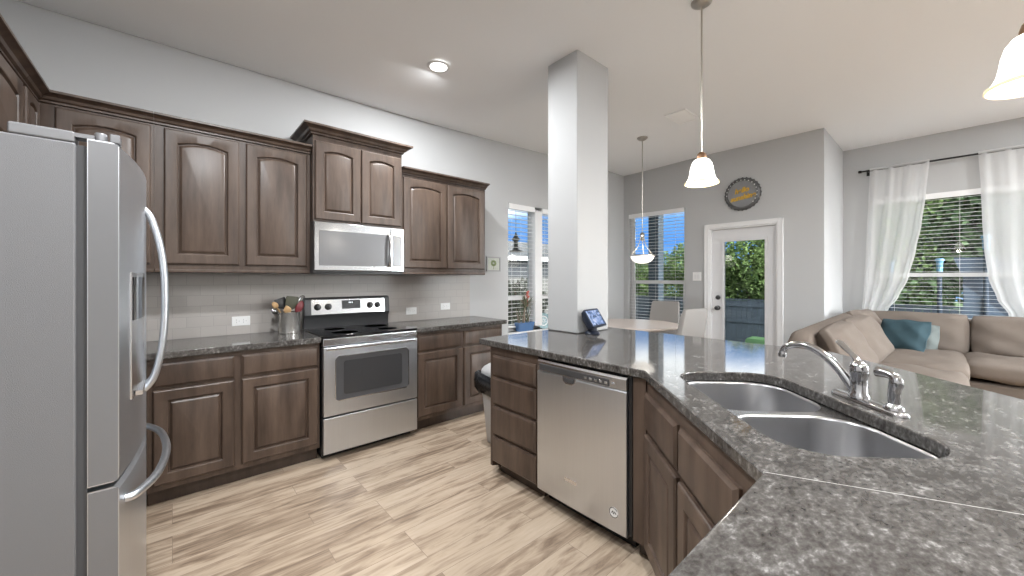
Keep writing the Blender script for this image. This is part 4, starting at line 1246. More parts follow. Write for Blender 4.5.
def pendant(x, y, zb, label):
    zc = ceil_z(x, y)
    o = empty('pendant_light', (x, y, zc), label, 'pendant light')
    MB().lathe([(0.062, -0.001), (0.060, -0.012), (0.040, -0.026), (0.012, -0.032), (0.008, -0.034)], n=32).build('canopy', 'nickel', o, smooth=50)
    zs = zb - zc
    MB().lathe([(0.0055, -0.030), (0.0055, zs + 0.19)], n=12).build('rod', 'nickel', o)
    MB().lathe([(0.010, zs + 0.205), (0.014, zs + 0.200), (0.026, zs + 0.190), (0.031, zs + 0.172), (0.033, zs + 0.155), (0.028, zs + 0.150)], n=28).build('socket_cup', 'bronze', o, smooth=50)
    prof = [(0.030, zs + 0.158), (0.045, zs + 0.150), (0.058, zs + 0.130), (0.066, zs + 0.100), (0.070, zs + 0.070), (0.075, zs + 0.045), (0.085, zs + 0.024), (0.098, zs + 0.010)]
    inner = [(r - 0.004, z - 0.002) for r, z in reversed(prof)]
    sh = MB().lathe(prof + inner, n=40, cap0=False, cap1=False).build('lamp_shade', 'shade', o, smooth=60)
    MB().lathe([(0.094, zs + 0.014), (0.100, zs + 0.010), (0.101, zs + 0.002), (0.097, zs), (0.092, zs + 0.006)], n=40, cap0=False, cap1=False).build('shade_rim', 'shade_rim', sh, smooth=60)
    MB().lathe([(0.001, zs + 0.045), (0.018, zs + 0.052), (0.028, zs + 0.075), (0.022, zs + 0.10), (0.014, zs + 0.125), (0.013, zs + 0.150)], n=20).build('bulb', 'can_lens', o, smooth=60)
    ld = bpy.data.lights.new('pendant_lamp', 'POINT'); ld.energy = 5; ld.shadow_soft_size = 0.04; ld.color = (1.0, 0.92, 0.8)
    lo = bpy.data.objects.new('pendant_lamp', ld); COL.objects.link(lo); lo.parent = o; lo.location = (0, 0, zs - 0.01)
    return o
pendant(2.52, 1.03, 1.94, 'bell glass pendant on a long rod near the round wall sign')
pendant(1.952, -0.178, 1.925, 'bell glass pendant hanging close at the far right edge')

# dining bowl pendant
px, py = 4.37, 2.50
zc = ceil_z(px, py)
o = empty('bowl_pendant', (px, py, zc), 'alabaster bowl pendant on a long chain over the dining table', 'pendant light')
MB().lathe([(0.065, -0.001), (0.062, -0.012), (0.04, -0.03), (0.012, -0.04), (0.008, -0.042)], n=32).build('canopy', 'nickel', o, smooth=50)
zr = 1.625 - zc
MB().lathe([(0.006, -0.04), (0.006, zr + 0.30)], n=10).build('stem', 'nickel', o)
h = MB()
h.lathe([(0.01, zr + 0.29), (0.022, zr + 0.28), (0.030, zr + 0.25), (0.014, zr + 0.235), (0.022, zr + 0.20), (0.010, zr + 0.18)], n=20)
h.lathe([(0.142, zr - 0.008), (0.150, zr - 0.008), (0.150, zr + 0.008), (0.142, zr + 0.008)], n=40, cap0=False, cap1=False)
for k_ in range(3):
    a = k_ * 2 * PI / 3 + 0.4
    h.tube(crm([(0.012 * math.cos(a), 0.012 * math.sin(a), zr + 0.27), (0.05 * math.cos(a), 0.05 * math.sin(a), zr + 0.13), (0.11 * math.cos(a), 0.11 * math.sin(a), zr + 0.05), (0.148 * math.cos(a), 0.148 * math.sin(a), zr)], 5), 0.005, 8)
h.build('bracket_arms', 'nickel', o, smooth=50)
prof = [(0.143, zr), (0.138, zr - 0.025), (0.12, zr - 0.055), (0.09, zr - 0.08), (0.05, zr - 0.096), (0.001, zr - 0.10)]
MB().lathe(prof, n=40, cap0=False).build('glass_bowl', 'bowl', o, smooth=60)
ld = bpy.data.lights.new('bowl_lamp', 'POINT'); ld.energy = 2; ld.shadow_soft_size = 0.08; ld.color = (1.0, 0.94, 0.85)
lo = bpy.data.objects.new('bowl_lamp', ld); COL.objects.link(lo); lo.parent = o; lo.location = (0, 0, zr + 0.05)

# ------------------------------------------------------------------ bottle-cap wall sign
sg = empty('wall_sign', (XB, 1.800, 2.465), 'round metal bottle-cap sign with yellow script above the patio door', 'sign', -PI / 2)
sg.scale = (0.92, 0.92, 0.92)
t = MB(); t.T = rot_to((0, -1, 0))
L = []
n = 84
def crimp(r, amp, z):
    return [(r * (1 + amp * math.cos(28 * 2 * PI * i / n)) * math.cos(2 * PI * i / n), r * (1 + amp * math.cos(28 * 2 * PI * i / n)) * math.sin(2 * PI * i / n), z) for i in range(n)]
L = [crimp(0.235, 0.035, 0.002), crimp(0.238, 0.035, 0.008), crimp(0.222, 0.015, 0.040), crimp(0.205, 0.0, 0.052), crimp(0.196, 0, 0.050), crimp(0.192, 0, 0.040), crimp(0.19, 0, 0.030), crimp(0.02, 0, 0.030)]
t.loft(L, cap1=True)
t.build('cap_rim', 'galv_dark', sg, smooth=50)
t = MB(); t.T = rot_to((0, -1, 0))
t.lathe([(0.1895, 0.0302), (0.1895, 0.0325), (0.001, 0.0325)], n=60)
face = t.build('cap_face', 'galv', sg)
lb = MB()
for k_ in range(16):
    a = PI / 2 - 2.3 + k_ * 0.26
    lb.T = Matrix.Translation((0.197 * math.cos(a), -0.052, 0.197 * math.sin(a)))
    lb.lathe([(0.001, -0.008), (0.006, -0.005), (0.008, 0), (0.006, 0.005), (0.001, 0.008)], n=10)
lb.build('marquee_bulbs', 'white', sg, smooth=60)
fc_ = bpy.data.curves.new('lettering', 'FONT')
fc_.body = 'hello\nsunshine'
fc_.align_x = 'CENTER'; fc_.size = 0.094; fc_.shear = 0.3; fc_.extrude = 0.004; fc_.space_line = 1.05; fc_.offset = 0.004
fo = bpy.data.objects.new('lettering', fc_); COL.objects.link(fo); fc_.materials.append(M['yellow'])
bpy.context.view_layer.update()
tme = bpy.data.meshes.new_from_object(fo.evaluated_get(bpy.context.evaluated_depsgraph_get()))
bpy.data.objects.remove(fo); bpy.data.curves.remove(fc_)
fo = bpy.data.objects.new('lettering', tme); COL.objects.link(fo)
fo.parent = sg; fo.rotation_euler = (PI / 2, math.radians(-8), 0); fo.location = (0.0, -0.037, 0.02)

# ------------------------------------------------------------------ dining table and chairs
tb = empty('dining_table', (4.44, 2.69, 0), 'round whitewashed dining table under the bowl pendant', 'table')
MB().lathe([(0.001, 0.728), (0.56, 0.728), (0.58, 0.738), (0.582, 0.755), (0.572, 0.763), (0.001, 0.763)], n=64).build('tabletop', 'table', tb, smooth=35)
MB().lathe([(0.30, 0), (0.30, 0.025), (0.10, 0.06), (0.055, 0.12), (0.055, 0.6), (0.10, 0.69), (0.22, 0.727)], n=36).build('pedestal', 'table', tb, smooth=40)

def dining_chair(x, y, rz, label):
    o = empty('dining_chair', (x, y, 0), label, 'chair', rz)
    # faces +x local
    MB().loft([[(x_, y_, z) for x_, y_ in rrect(-0.22 + i, 0.22 - i, -0.23 + i, 0.23 - i, 0.04, 5)] for z, i in ((0.40, 0.01), (0.41, 0), (0.465, 0), (0.485, 0.012), (0.49, 0.04))]).build('seat', 'chair', o, smooth=40)
    L = []
    for z, off, w_ in ((0.42, -0.19, 0.215), (0.60, -0.205, 0.215), (0.80, -0.235, 0.21), (0.95, -0.265, 0.20), (1.00, -0.278, 0.192), (1.012, -0.28, 0.18)):
        th = 0.03 if z < 1.0 else 0.018
        L.append([(off + th * sx_, w_ * sy_ + 0, z) for sx_, sy_ in ((-1, -0.97), (-1, 0.97), (-0.6, 1), (0.6, 1), (1, 0.97), (1, 0.3), (0.8, 0), (1, -0.3), (1, -0.97), (0.6, -1), (-0.6, -1))])
    MB().loft(L).build('backrest', 'chair', o, smooth=50)
    for sx_, sy_ in ((1, 1), (1, -1), (-1, 1), (-1, -1)):
        MB().tube([(0.19 * sx_, 0.19 * sy_, 0.40), (0.205 * sx_, 0.205 * sy_, 0.0)], [0.022, 0.015], 8).build('leg', 'chair_leg', o)
    return o
dining_chair(5.10, 2.68, PI * 1.03, 'pale grey dining chair in front of the blinds window')
dining_chair(4.29, 2.07, PI * 0.44, 'darker-looking grey dining chair seen side-on beside the patio door')

# ------------------------------------------------------------------ plant and plate on the sill of window 1
pl = empty('potted_plant', (3.40, 3.60, 0.6682), 'spiky potted plant in a blue square pot on the window sill', 'plant')
L = []
for z, k_ in ((0, 0.84), (0.004, 0.86), (0.092, 0.99), (0.100, 1.03), (0.108, 1.03), (0.108, 0.92), (0.09, 0.9)):
    L.append([(x * k_, y * k_, z) for x, y in rrect(-0.145, 0.145, -0.048, 0.048, 0.02, 4)])
MB().loft(L).build('pot', 'pot', pl, smooth=40)
MB().box(-0.128, 0.128, -0.040, 0.040, 0.088, 0.098).build('soil', 'soil', pl)
random.seed(5)
lfA, lfB = MB(), MB()
stemb = MB()
stemb.tube(crm([(-0.01, 0, 0.09), (0.0, 0.004, 0.22), (0.008, 0, 0.34)], 4), [0.010] * 9, 8)
stemb.build('stem', 'leaf_dry', pl, smooth=60)
for k_ in range(74):
    mb_ = lfA if k_ % 2 else lfB
    top = k_ < 56
    a = random.uniform(0, 2 * PI); ln = random.uniform(0.13, 0.27)
    bz = random.uniform(0.27, 0.34) if top else 0.10
    b0 = Vector((0.008, 0, bz)) if top else Vector((random.uniform(-0.11, 0.11), random.uniform(-0.025, 0.025), 0.098))
    ele = random.uniform(0.2, 1.3) if top else random.uniform(0.9, 1.45)
    dx = math.cos(a) * math.cos(ele) * ln * 0.9; dy = math.sin(a) * math.cos(ele) * ln * 0.3; dz = math.sin(ele) * ln
    droop = random.uniform(0.02, 0.10) if top else 0.02
    pts_ = [b0 + Vector((dx * q, dy * q, dz * q - droop * q * q)) for q in (0, 0.25, 0.5, 0.75, 1.0)]
    mb_.tube(pts_, [0.004, 0.008, 0.0075, 0.005, 0.001], 5, flat=0.25)
lfA.build('leaves', 'leaf', pl, smooth=60); lfB.build('dry_leaves', 'leaf_dry', pl, smooth=60)
bl = MB()
bl.tube(crm([(0.05, 0.0, 0.30), (0.055, 0, 0.40), (0.058, 0.0, 0.47)], 4), 0.004, 6)
for k_ in range(10):
    bl.T = Matrix.Translation((0.058 + random.uniform(-0.014, 0.014), random.uniform(-0.014, 0.014), 0.42 + 0.009 * k_))
    bl.lathe([(0.001, -0.013), (0.011, -0.006), (0.013, 0.004), (0.001, 0.016)], n=8)
bl.build('flower_spike', 'bloom', pl, smooth=60)
pt = empty('decorative_plate', (3.735, 3.585, 0.6682), 'round blue-green patterned plate propped on the window sill by the column', 'plate')
pm = MB(); pm.T = Matrix.Translation((0, 0.0, 0.105)) @ rot_to((-0.35, -0.93, 0.15))
pm.lathe([(0.001, -0.006), (0.06, -0.006), (0.095, 0.002), (0.105, 0.008), (0.105, 0.012), (0.094, 0.008), (0.06, 0.0), (0.001, 0.0)], n=40)
pm.build('dish', 'plate', pt, smooth=40)
pm = MB(); pm.T = Matrix.Translation((0, 0.0, 0.105)) @ rot_to((-0.35, -0.93, 0.15))
pm.lathe([(0.055, 0.0008), (0.060, 0.003), (0.066, 0.0025)], n=36, cap0=False, cap1=False)
for k_ in range(8):
    a = k_ * PI / 4
    pm.tube([(0.012 * math.cos(a), 0.012 * math.sin(a), 0.002), (0.05 * math.cos(a + 0.25), 0.05 * math.sin(a + 0.25), 0.002)], [0.005, 0.001], 6)
pm.build('painted_pattern', 'white', pt, smooth=40)
ps = MB(); ps.tube([(-0.05, -0.02, 0.006), (-0.04, 0.02, 0.006)], 0.004, 6); ps.tube([(0.05, -0.02, 0.006), (0.05, 0.02, 0.006)], 0.004, 6); ps.tube([(-0.045, 0.01, 0.006), (0.05, 0.01, 0.006)], 0.004, 6)
ps.tube([(0.0, 0.01, 0.006), (0.0, 0.025, 0.09)], 0.004, 6)
ps.build('plate_stand', 'dark_grey', pt, smooth=40)

# ------------------------------------------------------------------ curtains
rod = empty('curtain_rod', (XD - 0.10, 0.0, 2.755), 'black curtain rod above the living room window', 'curtain rod')
MB().tube([(0, 0.745, 0), (0, -1.25, 0)], 0.011, 12).build('rod', 'curtain_rod', rod)
fin = MB().lathe([(0.011, 0), (0.018, 0.003), (0.018, 0.03), (0.012, 0.036), (0.001, 0.038)], n=16).build('finial', 'curtain_rod', rod)
fin.rotation_euler = (-PI / 2, 0, 0); fin.location = (0, 0.742, 0)
bk = MB(); bk.tube([(0.0, 0.690, 0), (0.099, 0.690, 0)], 0.008, 8); bk.box(0.086, 0.0995, 0.675, 0.705, -0.05, 0.03); bk.tube([(0.0, 0.690, -0.045), (0.0, 0.690, 0.0)], 0.006, 6)
bk.build('bracket', 'curtain_rod', rod, smooth=40)


def curtain(zs, ya, yb, nf, label, ph):
    """zs descending; ya/yb = edges at each z (y decreasing to the right)"""
    o = empty('sheer_curtain', (XD - 0.10, (ya[0] + yb[0]) / 2, 0.1), label, 'curtain')
    nu, nv = 90, 60
    cy = (ya[0] + yb[0]) / 2
    vs, fs = [], []
    def interp(arr, z):
        for i in range(len(zs) - 1):
            if zs[i] >= z >= zs[i + 1]:
                t_ = (zs[i] - z) / (zs[i] - zs[i + 1]); t_ = t_ * t_ * (3 - 2 * t_) * 0.5 + t_ * 0.5
                return arr[i] + (arr[i + 1] - arr[i]) * t_
        return arr[-1]
    for j_ in range(nv + 1):
        z = zs[0] + (zs[-1] - zs[0]) * j_ / nv
        a_, b_ = interp(ya, z), interp(yb, z)
        fall = min(1.0, 0.35 + 1.0 * j_ / nv)
        for i_ in range(nu + 1):
            u = i_ / nu
            x = 0.026 * fall * math.sin(2 * PI * nf * (u + 0.06 * math.sin(5 * u + ph)) + ph + 0.010 * j_) + 0.006 * math.sin(2 * PI * nf * 1.7 * u + 1.3 + 0.015 * j_)
            vs.append((x, a_ + (b_ - a_) * u - cy, z - 0.1))
    for j_ in range(nv):
        for i_ in range(nu):
            q = j_ * (nu + 1) + i_
            fs.append((q, q + 1, q + nu + 2, q + nu + 1))
    MB().add(vs, fs).build('curtain_panel', 'sheer', o, smooth=80)
    hm = MB().tube([(0.0, ya[0] - cy, zs[0] - 0.1 - 0.012), (0.0, yb[0] - cy, zs[0] - 0.1 - 0.012)], 0.018, 10)
    hm.build('rod_pocket', 'sheer', o, smooth=60)
    return o
curtain([2.775, 2.35, 2.0, 1.7, 1.35, 1.1, 0.95, 0.5, 0.12], [0.665, 0.68, 0.695, 0.705, 0.72, 0.735, 0.745, 0.76, 0.76],
        [0.135, 0.165, 0.20, 0.245, 0.31, 0.40, 0.49, 0.56, 0.56], 4, 'white sheer curtain drawn aside left of the living room window', 0.3)
curtain([2.775, 2.35, 2.0, 1.7, 1.35, 1.1, 0.95, 0.5, 0.12], [-0.24, -0.258, -0.268, -0.28, -0.31, -0.375, -0.45, -0.52, -0.52],
        [-1.12, -1.12, -1.12, -1.10, -1.08, -1.04, -1.0, -0.98, -0.98], 6, 'white sheer curtain cut off by the right edge of the view', 1.1)


# ------------------------------------------------------------------ sectional sofa
def cushion(name, parent, c, size, rot=(0, 0, 0), edge=0.55, n=14, mat='sofa', wob=0.012, seed=0, pw=4):
    """soft pillow; size = full extents; thickness axis = z of the local frame before rot"""
    rnd = random.Random(seed)
    f1, f2, f3 = rnd.uniform(2, 4), rnd.uniform(2, 4), rnd.uniform(0, 6)
    bm = bmesh.new()
    bmesh.ops.create_cube(bm, size=2.0)
    bmesh.ops.subdivide_edges(bm, edges=bm.edges[:], cuts=n - 1, use_grid_fill=True)
    for v_ in bm.verts:
        x, y, z = v_.co
        ex = (1 - abs(x) ** pw); ey = (1 - abs(y) ** pw)
        k_ = edge + (1 - edge) * (max(0, ex) * max(0, ey)) ** 0.45
        z2 = z * k_
        # round the outline
        rx = x * (1 - 0.05 * abs(y) ** 3 - 0.06 * abs(z) ** 4); ry = y * (1 - 0.05 * abs(x) ** 3 - 0.06 * abs(z) ** 4)
        w_ = wob * (math.sin(f1 * x * 2 + f3) * math.cos(f2 * y * 2 + f3 * 1.7))
        v_.co = Vector((rx * size[0] / 2, ry * size[1] / 2, z2 * size[2] / 2 + w_))
    me = bpy.data.meshes.new(name); bm.to_mesh(me); bm.free(); me.materials.append(M[mat]); me.shade_smooth()
    o = bpy.data.objects.new(name, me); COL.objects.link(o)
    o.location = c; o.rotation_euler = rot
    if parent is not None: o.parent = parent
    return o


so = empty('sectional_sofa', (5.9, 0.0, 0), 'beige fabric L-shaped sectional sofa under the curtained window', 'sofa')
def sb(name, x0, x1, y0, y1, z0, z1, bev=0.05):
    return MB().box(x0 - 5.9, x1 - 5.9, y0, y1, z0, z1).build(name, 'sofa', so, bevel=bev, seg=5)
sb('base', 3.98, 6.74, -0.06, 0.86, 0.06, 0.34, 0.03)
sb('base', 5.82, 6.74, -2.10, -0.065, 0.06, 0.34, 0.03)
# frame backs
MB().loft([[(x - 5.9, 0.66, 0.34), (x - 5.9, 0.72, z - 0.03), (x - 5.9, 0.76, z), (x - 5.9, 0.84, z), (x - 5.9, 0.88, z - 0.04), (x - 5.9, 0.88, 0.06), (x - 5.9, 0.66, 0.06)] for x, z in ((3.80, 0.78), (3.84, 0.86), (3.94, 0.905), (6.0, 0.92))]).build('back_frame', 'sofa', so, bevel=0.02, seg=3, smooth=40)
MB().loft([[(x - 5.9, 0.66, 0.34), (x - 5.9, 0.72, 0.89), (x - 5.9, 0.76, 0.92), (x - 5.9, 0.84, 0.92), (x - 5.9, 0.88, 0.88), (x - 5.9, 0.88, 0.06), (x - 5.9, 0.66, 0.06)] for x in (6.015, 6.79)]).build('back_frame', 'sofa', so, bevel=0.02, seg=3, smooth=40)
MB().loft([[(6.56 - 5.9, y, 0.34), (6.60 - 5.9, y, 0.85), (6.64 - 5.9, y, 0.88), (6.74 - 5.9, y, 0.88), (6.79 - 5.9, y, 0.84), (6.79 - 5.9, y, 0.06), (6.56 - 5.9, y, 0.06)] for y in (0.655, -2.10)]).build('back_frame', 'sofa', so, bevel=0.02, seg=3, smooth=40)
# left arm at the near end of the long section
sb('arm', 3.80, 3.97, -0.08, 0.66, 0.06, 0.62, 0.06)
# seat cushions
cushion('seat_cushion', so, (4.62 - 5.9, 0.30, 0.45), (1.20, 0.86, 0.20), edge=0.7, seed=1)
cushion('seat_cushion', so, (5.86 - 5.9, 0.30, 0.455), (1.32, 0.90, 0.22), edge=0.72, seed=2)
cushion('seat_cushion', so, (6.20 - 5.9, -0.62, 0.455), (0.90, 1.02, 0.21), edge=0.72, seed=3)
cushion('seat_cushion', so, (6.20 - 5.9, -1.62, 0.455), (0.90, 0.98, 0.21), edge=0.72, seed=4)
# back cushions of the section along the wall
cushion('back_cushion', so, (6.50 - 5.9, 0.26, 0.72), (0.46, 0.86, 0.24), rot=(0, math.radians(-78), 0), edge=0.5, seed=5)
cushion('back_cushion', so, (6.50 - 5.9, -0.66, 0.715), (0.46, 0.98, 0.25), rot=(0, math.radians(-78), 0), edge=0.5, seed=6)
cushion('back_cushion', so, (6.50 - 5.9, -1.66, 0.715), (0.46, 0.98, 0.25), rot=(0, math.radians(-78), 0), edge=0.5, seed=7)
# loose back cushions of the long section lean on the frame back
cushion('back_cushion', so, (4.42 - 5.9, 0.57, 0.71), (0.98, 0.50, 0.24), rot=(math.radians(62), 0, 0.03), edge=0.34, wob=0.006, pw=6, seed=8)
cushion('back_cushion', so, (5.43 - 5.9, 0.56, 0.71), (0.96, 0.50, 0.24), rot=(math.radians(62), 0, -0.04), edge=0.34, wob=0.006, pw=6, seed=9)
cushion('back_cushion', so, (6.20 - 5.9, 0.62, 0.76), (0.50, 0.44, 0.18), rot=(math.radians(66), 0, -0.3), edge=0.3, seed=10)

tag(cushion('throw_pillow', None, (6.12, 0.33, 0.70), (0.40, 0.43, 0.15), rot=(0, math.radians(-58), math.radians(-20)), edge=0.15, mat='teal', seed=11), 'dark teal throw pillow in the corner of the beige sofa', 'pillow')
tag(cushion('throw_pillow', None, (6.29, 0.25, 0.665), (0.36, 0.40, 0.14), rot=(0, math.radians(-62), math.radians(-10)), edge=0.15, mat='sage', seed=12), 'pale sage throw pillow tucked behind the teal one', 'pillow')

# ------------------------------------------------------------------ outside
struct(MB().box(7.11, 60, -30, 40, -1.15, -1.0).build('lawn', 'grass', smooth=0), 'green lawn of the back yard', 'lawn')
struct(MB().box(-20, 7.105, 3.76, 40, -1.15, -0.35).build('side_yard', 'grass', smooth=0), 'green lawn at the side of the house', 'lawn')
struct(MB().box(-12, 20, -16, -4.40, -0.3, -0.15).build('terrace', 'concrete', smooth=0), 'pale paved terrace added out of view to bounce light indoors', 'terrace')  # unseen bright ground, added to reflect light up through the rear window
struct(MB().box(XB + 0.16, 8.6, 1.09, 5.2, -0.9, -0.08).build('patio', 'concrete', smooth=0), 'grey concrete patio slab outside the door', 'patio')
pp = empty('porch_post', (8.1, 4.30, -0.08), 'dark porch post outside the dining window', 'post')
MB().box(-0.12, 0.12, -0.12, 0.12, 0, 3.2).build('shaft', 'post', pp, bevel=0.01)
MB().box(-0.15, 0.15, -0.15, 0.15, 0, 0.18).build('base_block', 'post', pp, bevel=0.01)
rf_ = MB()  # unseen roof, added to shield the neighbouring house from the low sky glow
rf_.loft([[(XC - 0.8, YA + 0.95, 3.40), (XC - 0.8, -5.0, 3.40), (XC - 0.8, -0.5, 6.2)], [(XD + 0.8, YA + 0.95, 3.40), (XD + 0.8, -5.0, 3.40), (XD + 0.8, -0.5, 6.2)]])
struct(rf_.build('roof', 'roof', smooth=0), 'grey shingle roof added out of view to block low sky light', 'roof')
struct(MB().box(XC - 0.6, XB + 0.6, YA + 0.152, YA + 0.95, 2.72, 2.80).build('soffit', 'soffit', smooth=0), 'white roof soffit outside the twin window', 'soffit')

def fence(name, axis, p, u0, u1, z0, z1, mat, label):
    o = empty(name, (p, u0, z0) if axis == 'x' else (u0, p, z0), label, 'fence', PI / 2 if axis == 'x' else 0)
    L_ = u1 - u0; n_ = int(L_ / 0.15)
    m_ = MB()
    rnd = random.Random(2)
    for k_ in range(n_):
        m_.box(k_ * 0.15, k_ * 0.15 + 0.143, -0.010, 0.010, 0, z1 - z0 + rnd.uniform(-0.008, 0.008))
    m_.build('pickets', mat, o, smooth=0)
    r_ = MB()
    for z in (0.25, 0.9, z1 - z0 - 0.2): r_.box(0, L_, 0.011, 0.05, z, z + 0.09)
    r_.build('rail', mat, o, smooth=0)
    m_ = MB(); m_.box(0, L_, -0.03, 0.03, z1 - z0 + 0.01, z1 - z0 + 0.05)
    m_.build('cap_board', mat, o, smooth=0)
    return o
fence('wood_fence', 'x', 14.0, -14.0, 16.0, -1.0, 0.62, 'fence_dark', 'slate grey board fence below the trees behind the house')
fence('wood_fence', 'y', 8.2, 4.0, 12.6, -0.35, 1.32, 'fence_tan', 'weathered board fence seen through the twin window')


def foliage_mesh(name, n, rx, ry, rz, size, seed, mat, lumps=9):
    rnd = random.Random(seed)
    cs_ = []
    for k_ in range(lumps):
        a = rnd.uniform(0, 2 * PI); q = rnd.uniform(0.0, 0.62)
        cs_.append((rx * q * math.cos(a), ry * q * math.sin(a), rz * rnd.uniform(-0.75, 0.7), rnd.uniform(0.40, 0.62)))
    vs, fs = [], []
    for i_ in range(n):
        c_ = cs_[rnd.randrange(lumps)]
        u = rnd.uniform(-1, 1); a = rnd.uniform(0, 2 * PI); q = math.sqrt(1 - u * u); r_ = rnd.uniform(0.72, 1.05) * c_[3]
        p = Vector((c_[0] + rx * r_ * q * math.cos(a), c_[1] + ry * r_ * q * math.sin(a), c_[2] + rz * r_ * u))
        d1 = Vector((rnd.gauss(0, 1), rnd.gauss(0, 1), rnd.gauss(0, 0.7))).normalized()
        d2 = d1.cross(Vector((rnd.gauss(0, 1), rnd.gauss(0, 1), rnd.gauss(0, 1)))).normalized()
        s1 = size * rnd.uniform(0.6, 1.4); s2 = s1 * rnd.uniform(0.45, 0.7)
        b0 = len(vs)
        vs += [p - d1 * s1, p + d2 * s2, p + d1 * s1, p - d2 * s2]
        fs.append((b0, b0 + 1, b0 + 2, b0 + 3))
    me = bpy.data.meshes.new(name); me.from_pydata([tuple(v_) for v_ in vs], [], fs); me.materials.append(M[mat])
    return me
def trunk_mesh(h_):
    m_ = MB().tube(crm([(0, 0, 0), (0.06, 0.02, h_ * 0.4), (0.0, 0.08, h_ * 0.75), (0.05, 0.0, h_)], 4), [0.17 - 0.009 * k_ for k_ in range(13)], 10)
    for a in (0.3, 2.2, 4.1):
        m_.tube([(0.03, 0.04, h_ * 0.6), (0.7 * math.cos(a), 0.7 * math.sin(a), h_ * 0.95)], [0.08, 0.03], 8)
    return m_
fm = [foliage_mesh('crown', 17000, 1.9, 1.9, 2.3, 0.066, 1, 'leaf1'), foliage_mesh('crown', 17000, 2.1, 2.1, 2.6, 0.075, 2, 'leaf2'), foliage_mesh('crown', 5000, 1.5, 1.5, 1.1, 0.09, 3, 'leaf1'), foliage_mesh('foliage', 4000, 1.5, 1.5, 1.1, 0.09, 4, 'leaf3')]
trunk0 = trunk_mesh(3.0).build('trunk', 'bark')
trunk_me = trunk0.data
bpy.data.objects.remove(trunk0)
def tree(x, y, z0, zc_, kind, sc, label, group=None, rz=0.0):
    o = empty('leafy_tree', (x, y, z0), label, 'tree', rz, group)
    cr_ = bpy.data.objects.new('crown', fm[kind]); COL.objects.link(cr_); cr_.parent = o; cr_.location = (0, 0, zc_ - z0); cr_.scale = (sc, sc, sc)
    tk = bpy.data.objects.new('trunk', trunk_me); COL.objects.link(tk); tk.parent = o; k_ = (zc_ - z0) / 3.0; tk.scale = (1, 1, k_)
    return o
lw = 'trees seen through the sheer-curtained living room window'
for (x, y, z, kd, s_) in ((15.6, -4.6, 2.6, 1, 1.15), (15.4, -2.6, 2.2, 0, 1.0), (15.8, -0.6, 2.8, 1, 1.15), (15.5, 1.0, 2.2, 0, 1.0), (18.5, -3.0, 4.2, 1, 1.3), (18.8, 0.2, 4.4, 1, 1.35), (18.2, -5.8, 4.0, 0, 1.3)):
    tree(x, y, -1.0, z, kd, s_, 'dense green tree outside the curtained living room window', lw, rz=x * 7 + y * 3)
for (x, y, z, kd, s_) in ((15.9, 2.9, 0.95, 0, 0.92), (16.0, 4.9, 0.85, 0, 0.88), (20.0, 4.2, 1.1, 1, 0.9)):
    tree(x, y, -1.0, z, kd, s_, 'bright green tree behind the fence outside the patio door', 'trees outside the patio door', rz=x * 5 + y)
for (x, y, z, kd, s_) in ((15.6, 7.0, 0.9, 0, 0.75), (15.8, 8.6, 0.7, 0, 0.75), (15.7, 10.0, 0.8, 2, 1.0), (16.0, 5.8, 0.8, 2, 1.0)):
    tree(x, y, -1.0, z, kd, s_, 'low green tree behind the fence outside the dining window', 'trees outside the dining window', rz=x * 3 + y)
for (x, y, s_) in ((6.2, 7.3, 0.42), (7.2, 7.5, 0.45), (5.5, 6.6, 0.34)):
    o = empty('garden_shrub', (x, y, -0.35), 'grey-green garden shrub before the weathered fence', 'shrub', x, 'shrubs before the weathered fence')
    cr_ = bpy.data.objects.new('foliage', fm[3]); COL.objects.link(cr_); cr_.parent = o; cr_.location = (0, 0, 0.75); cr_.scale = (s_, s_, s_ * 1.6)
    tk = bpy.data.objects.new('stem', trunk_me); COL.objects.link(tk); tk.parent = o; tk.scale = (0.25, 0.25, 0.25)

hs = empty('neighbor_house', (13.0, 13.0, -0.35), 'neighbouring house with grey shingle roof outside the twin window', 'house')
MB().box(-5, 6, 0, 6, 0, 2.55).build('wall', 'siding', hs)
MB().loft([[(-5.5, -0.6, 2.60), (6.5, -0.6, 2.60), (6.5, 6.6, 2.60), (-5.5, 6.6, 2.60)], [(-5.5, -0.6, 2.66), (6.5, -0.6, 2.66), (6.5, 6.6, 2.66), (-5.5, 6.6, 2.66)], [(-3.6, 2.8, 3.75), (4.0, 2.8, 3.75), (4.0, 3.2, 3.75), (-3.6, 3.2, 3.75)]]).build('roof', 'roof', hs, smooth=0)
MB().box(-5.5, 6.5, -0.70, -0.602, 2.48, 2.66).build('gutter', 'soffit', hs)
sd2 = MB()
for k_ in range(10): sd2.box(-5, 6, -0.018, -0.001, 0.1 + 0.24 * k_, 0.1 + 0.24 * k_ + 0.20)
sd2.build('siding_boards', 'siding', hs)

bf = empty('hanging_feeder', (4.4 * (0.662 + 0.0104 * 0.749) / (0.749 - 0.0104 * 0.662), 4.4, 1.75), 'black hanging feeder outside the twin window', 'bird feeder')
MB().tube([(0, 0, 0.30), (0, 0, 0.97)], 0.003, 6).build('hanging_wire', 'curtain_rod', bf)
MB().lathe([(0.10, 0.0), (0.105, 0.02), (0.05, 0.035), (0.035, 0.06), (0.035, 0.17), (0.07, 0.19), (0.03, 0.24), (0.008, 0.30)], n=20).build('feeder_body', 'curtain_rod', bf, smooth=40)

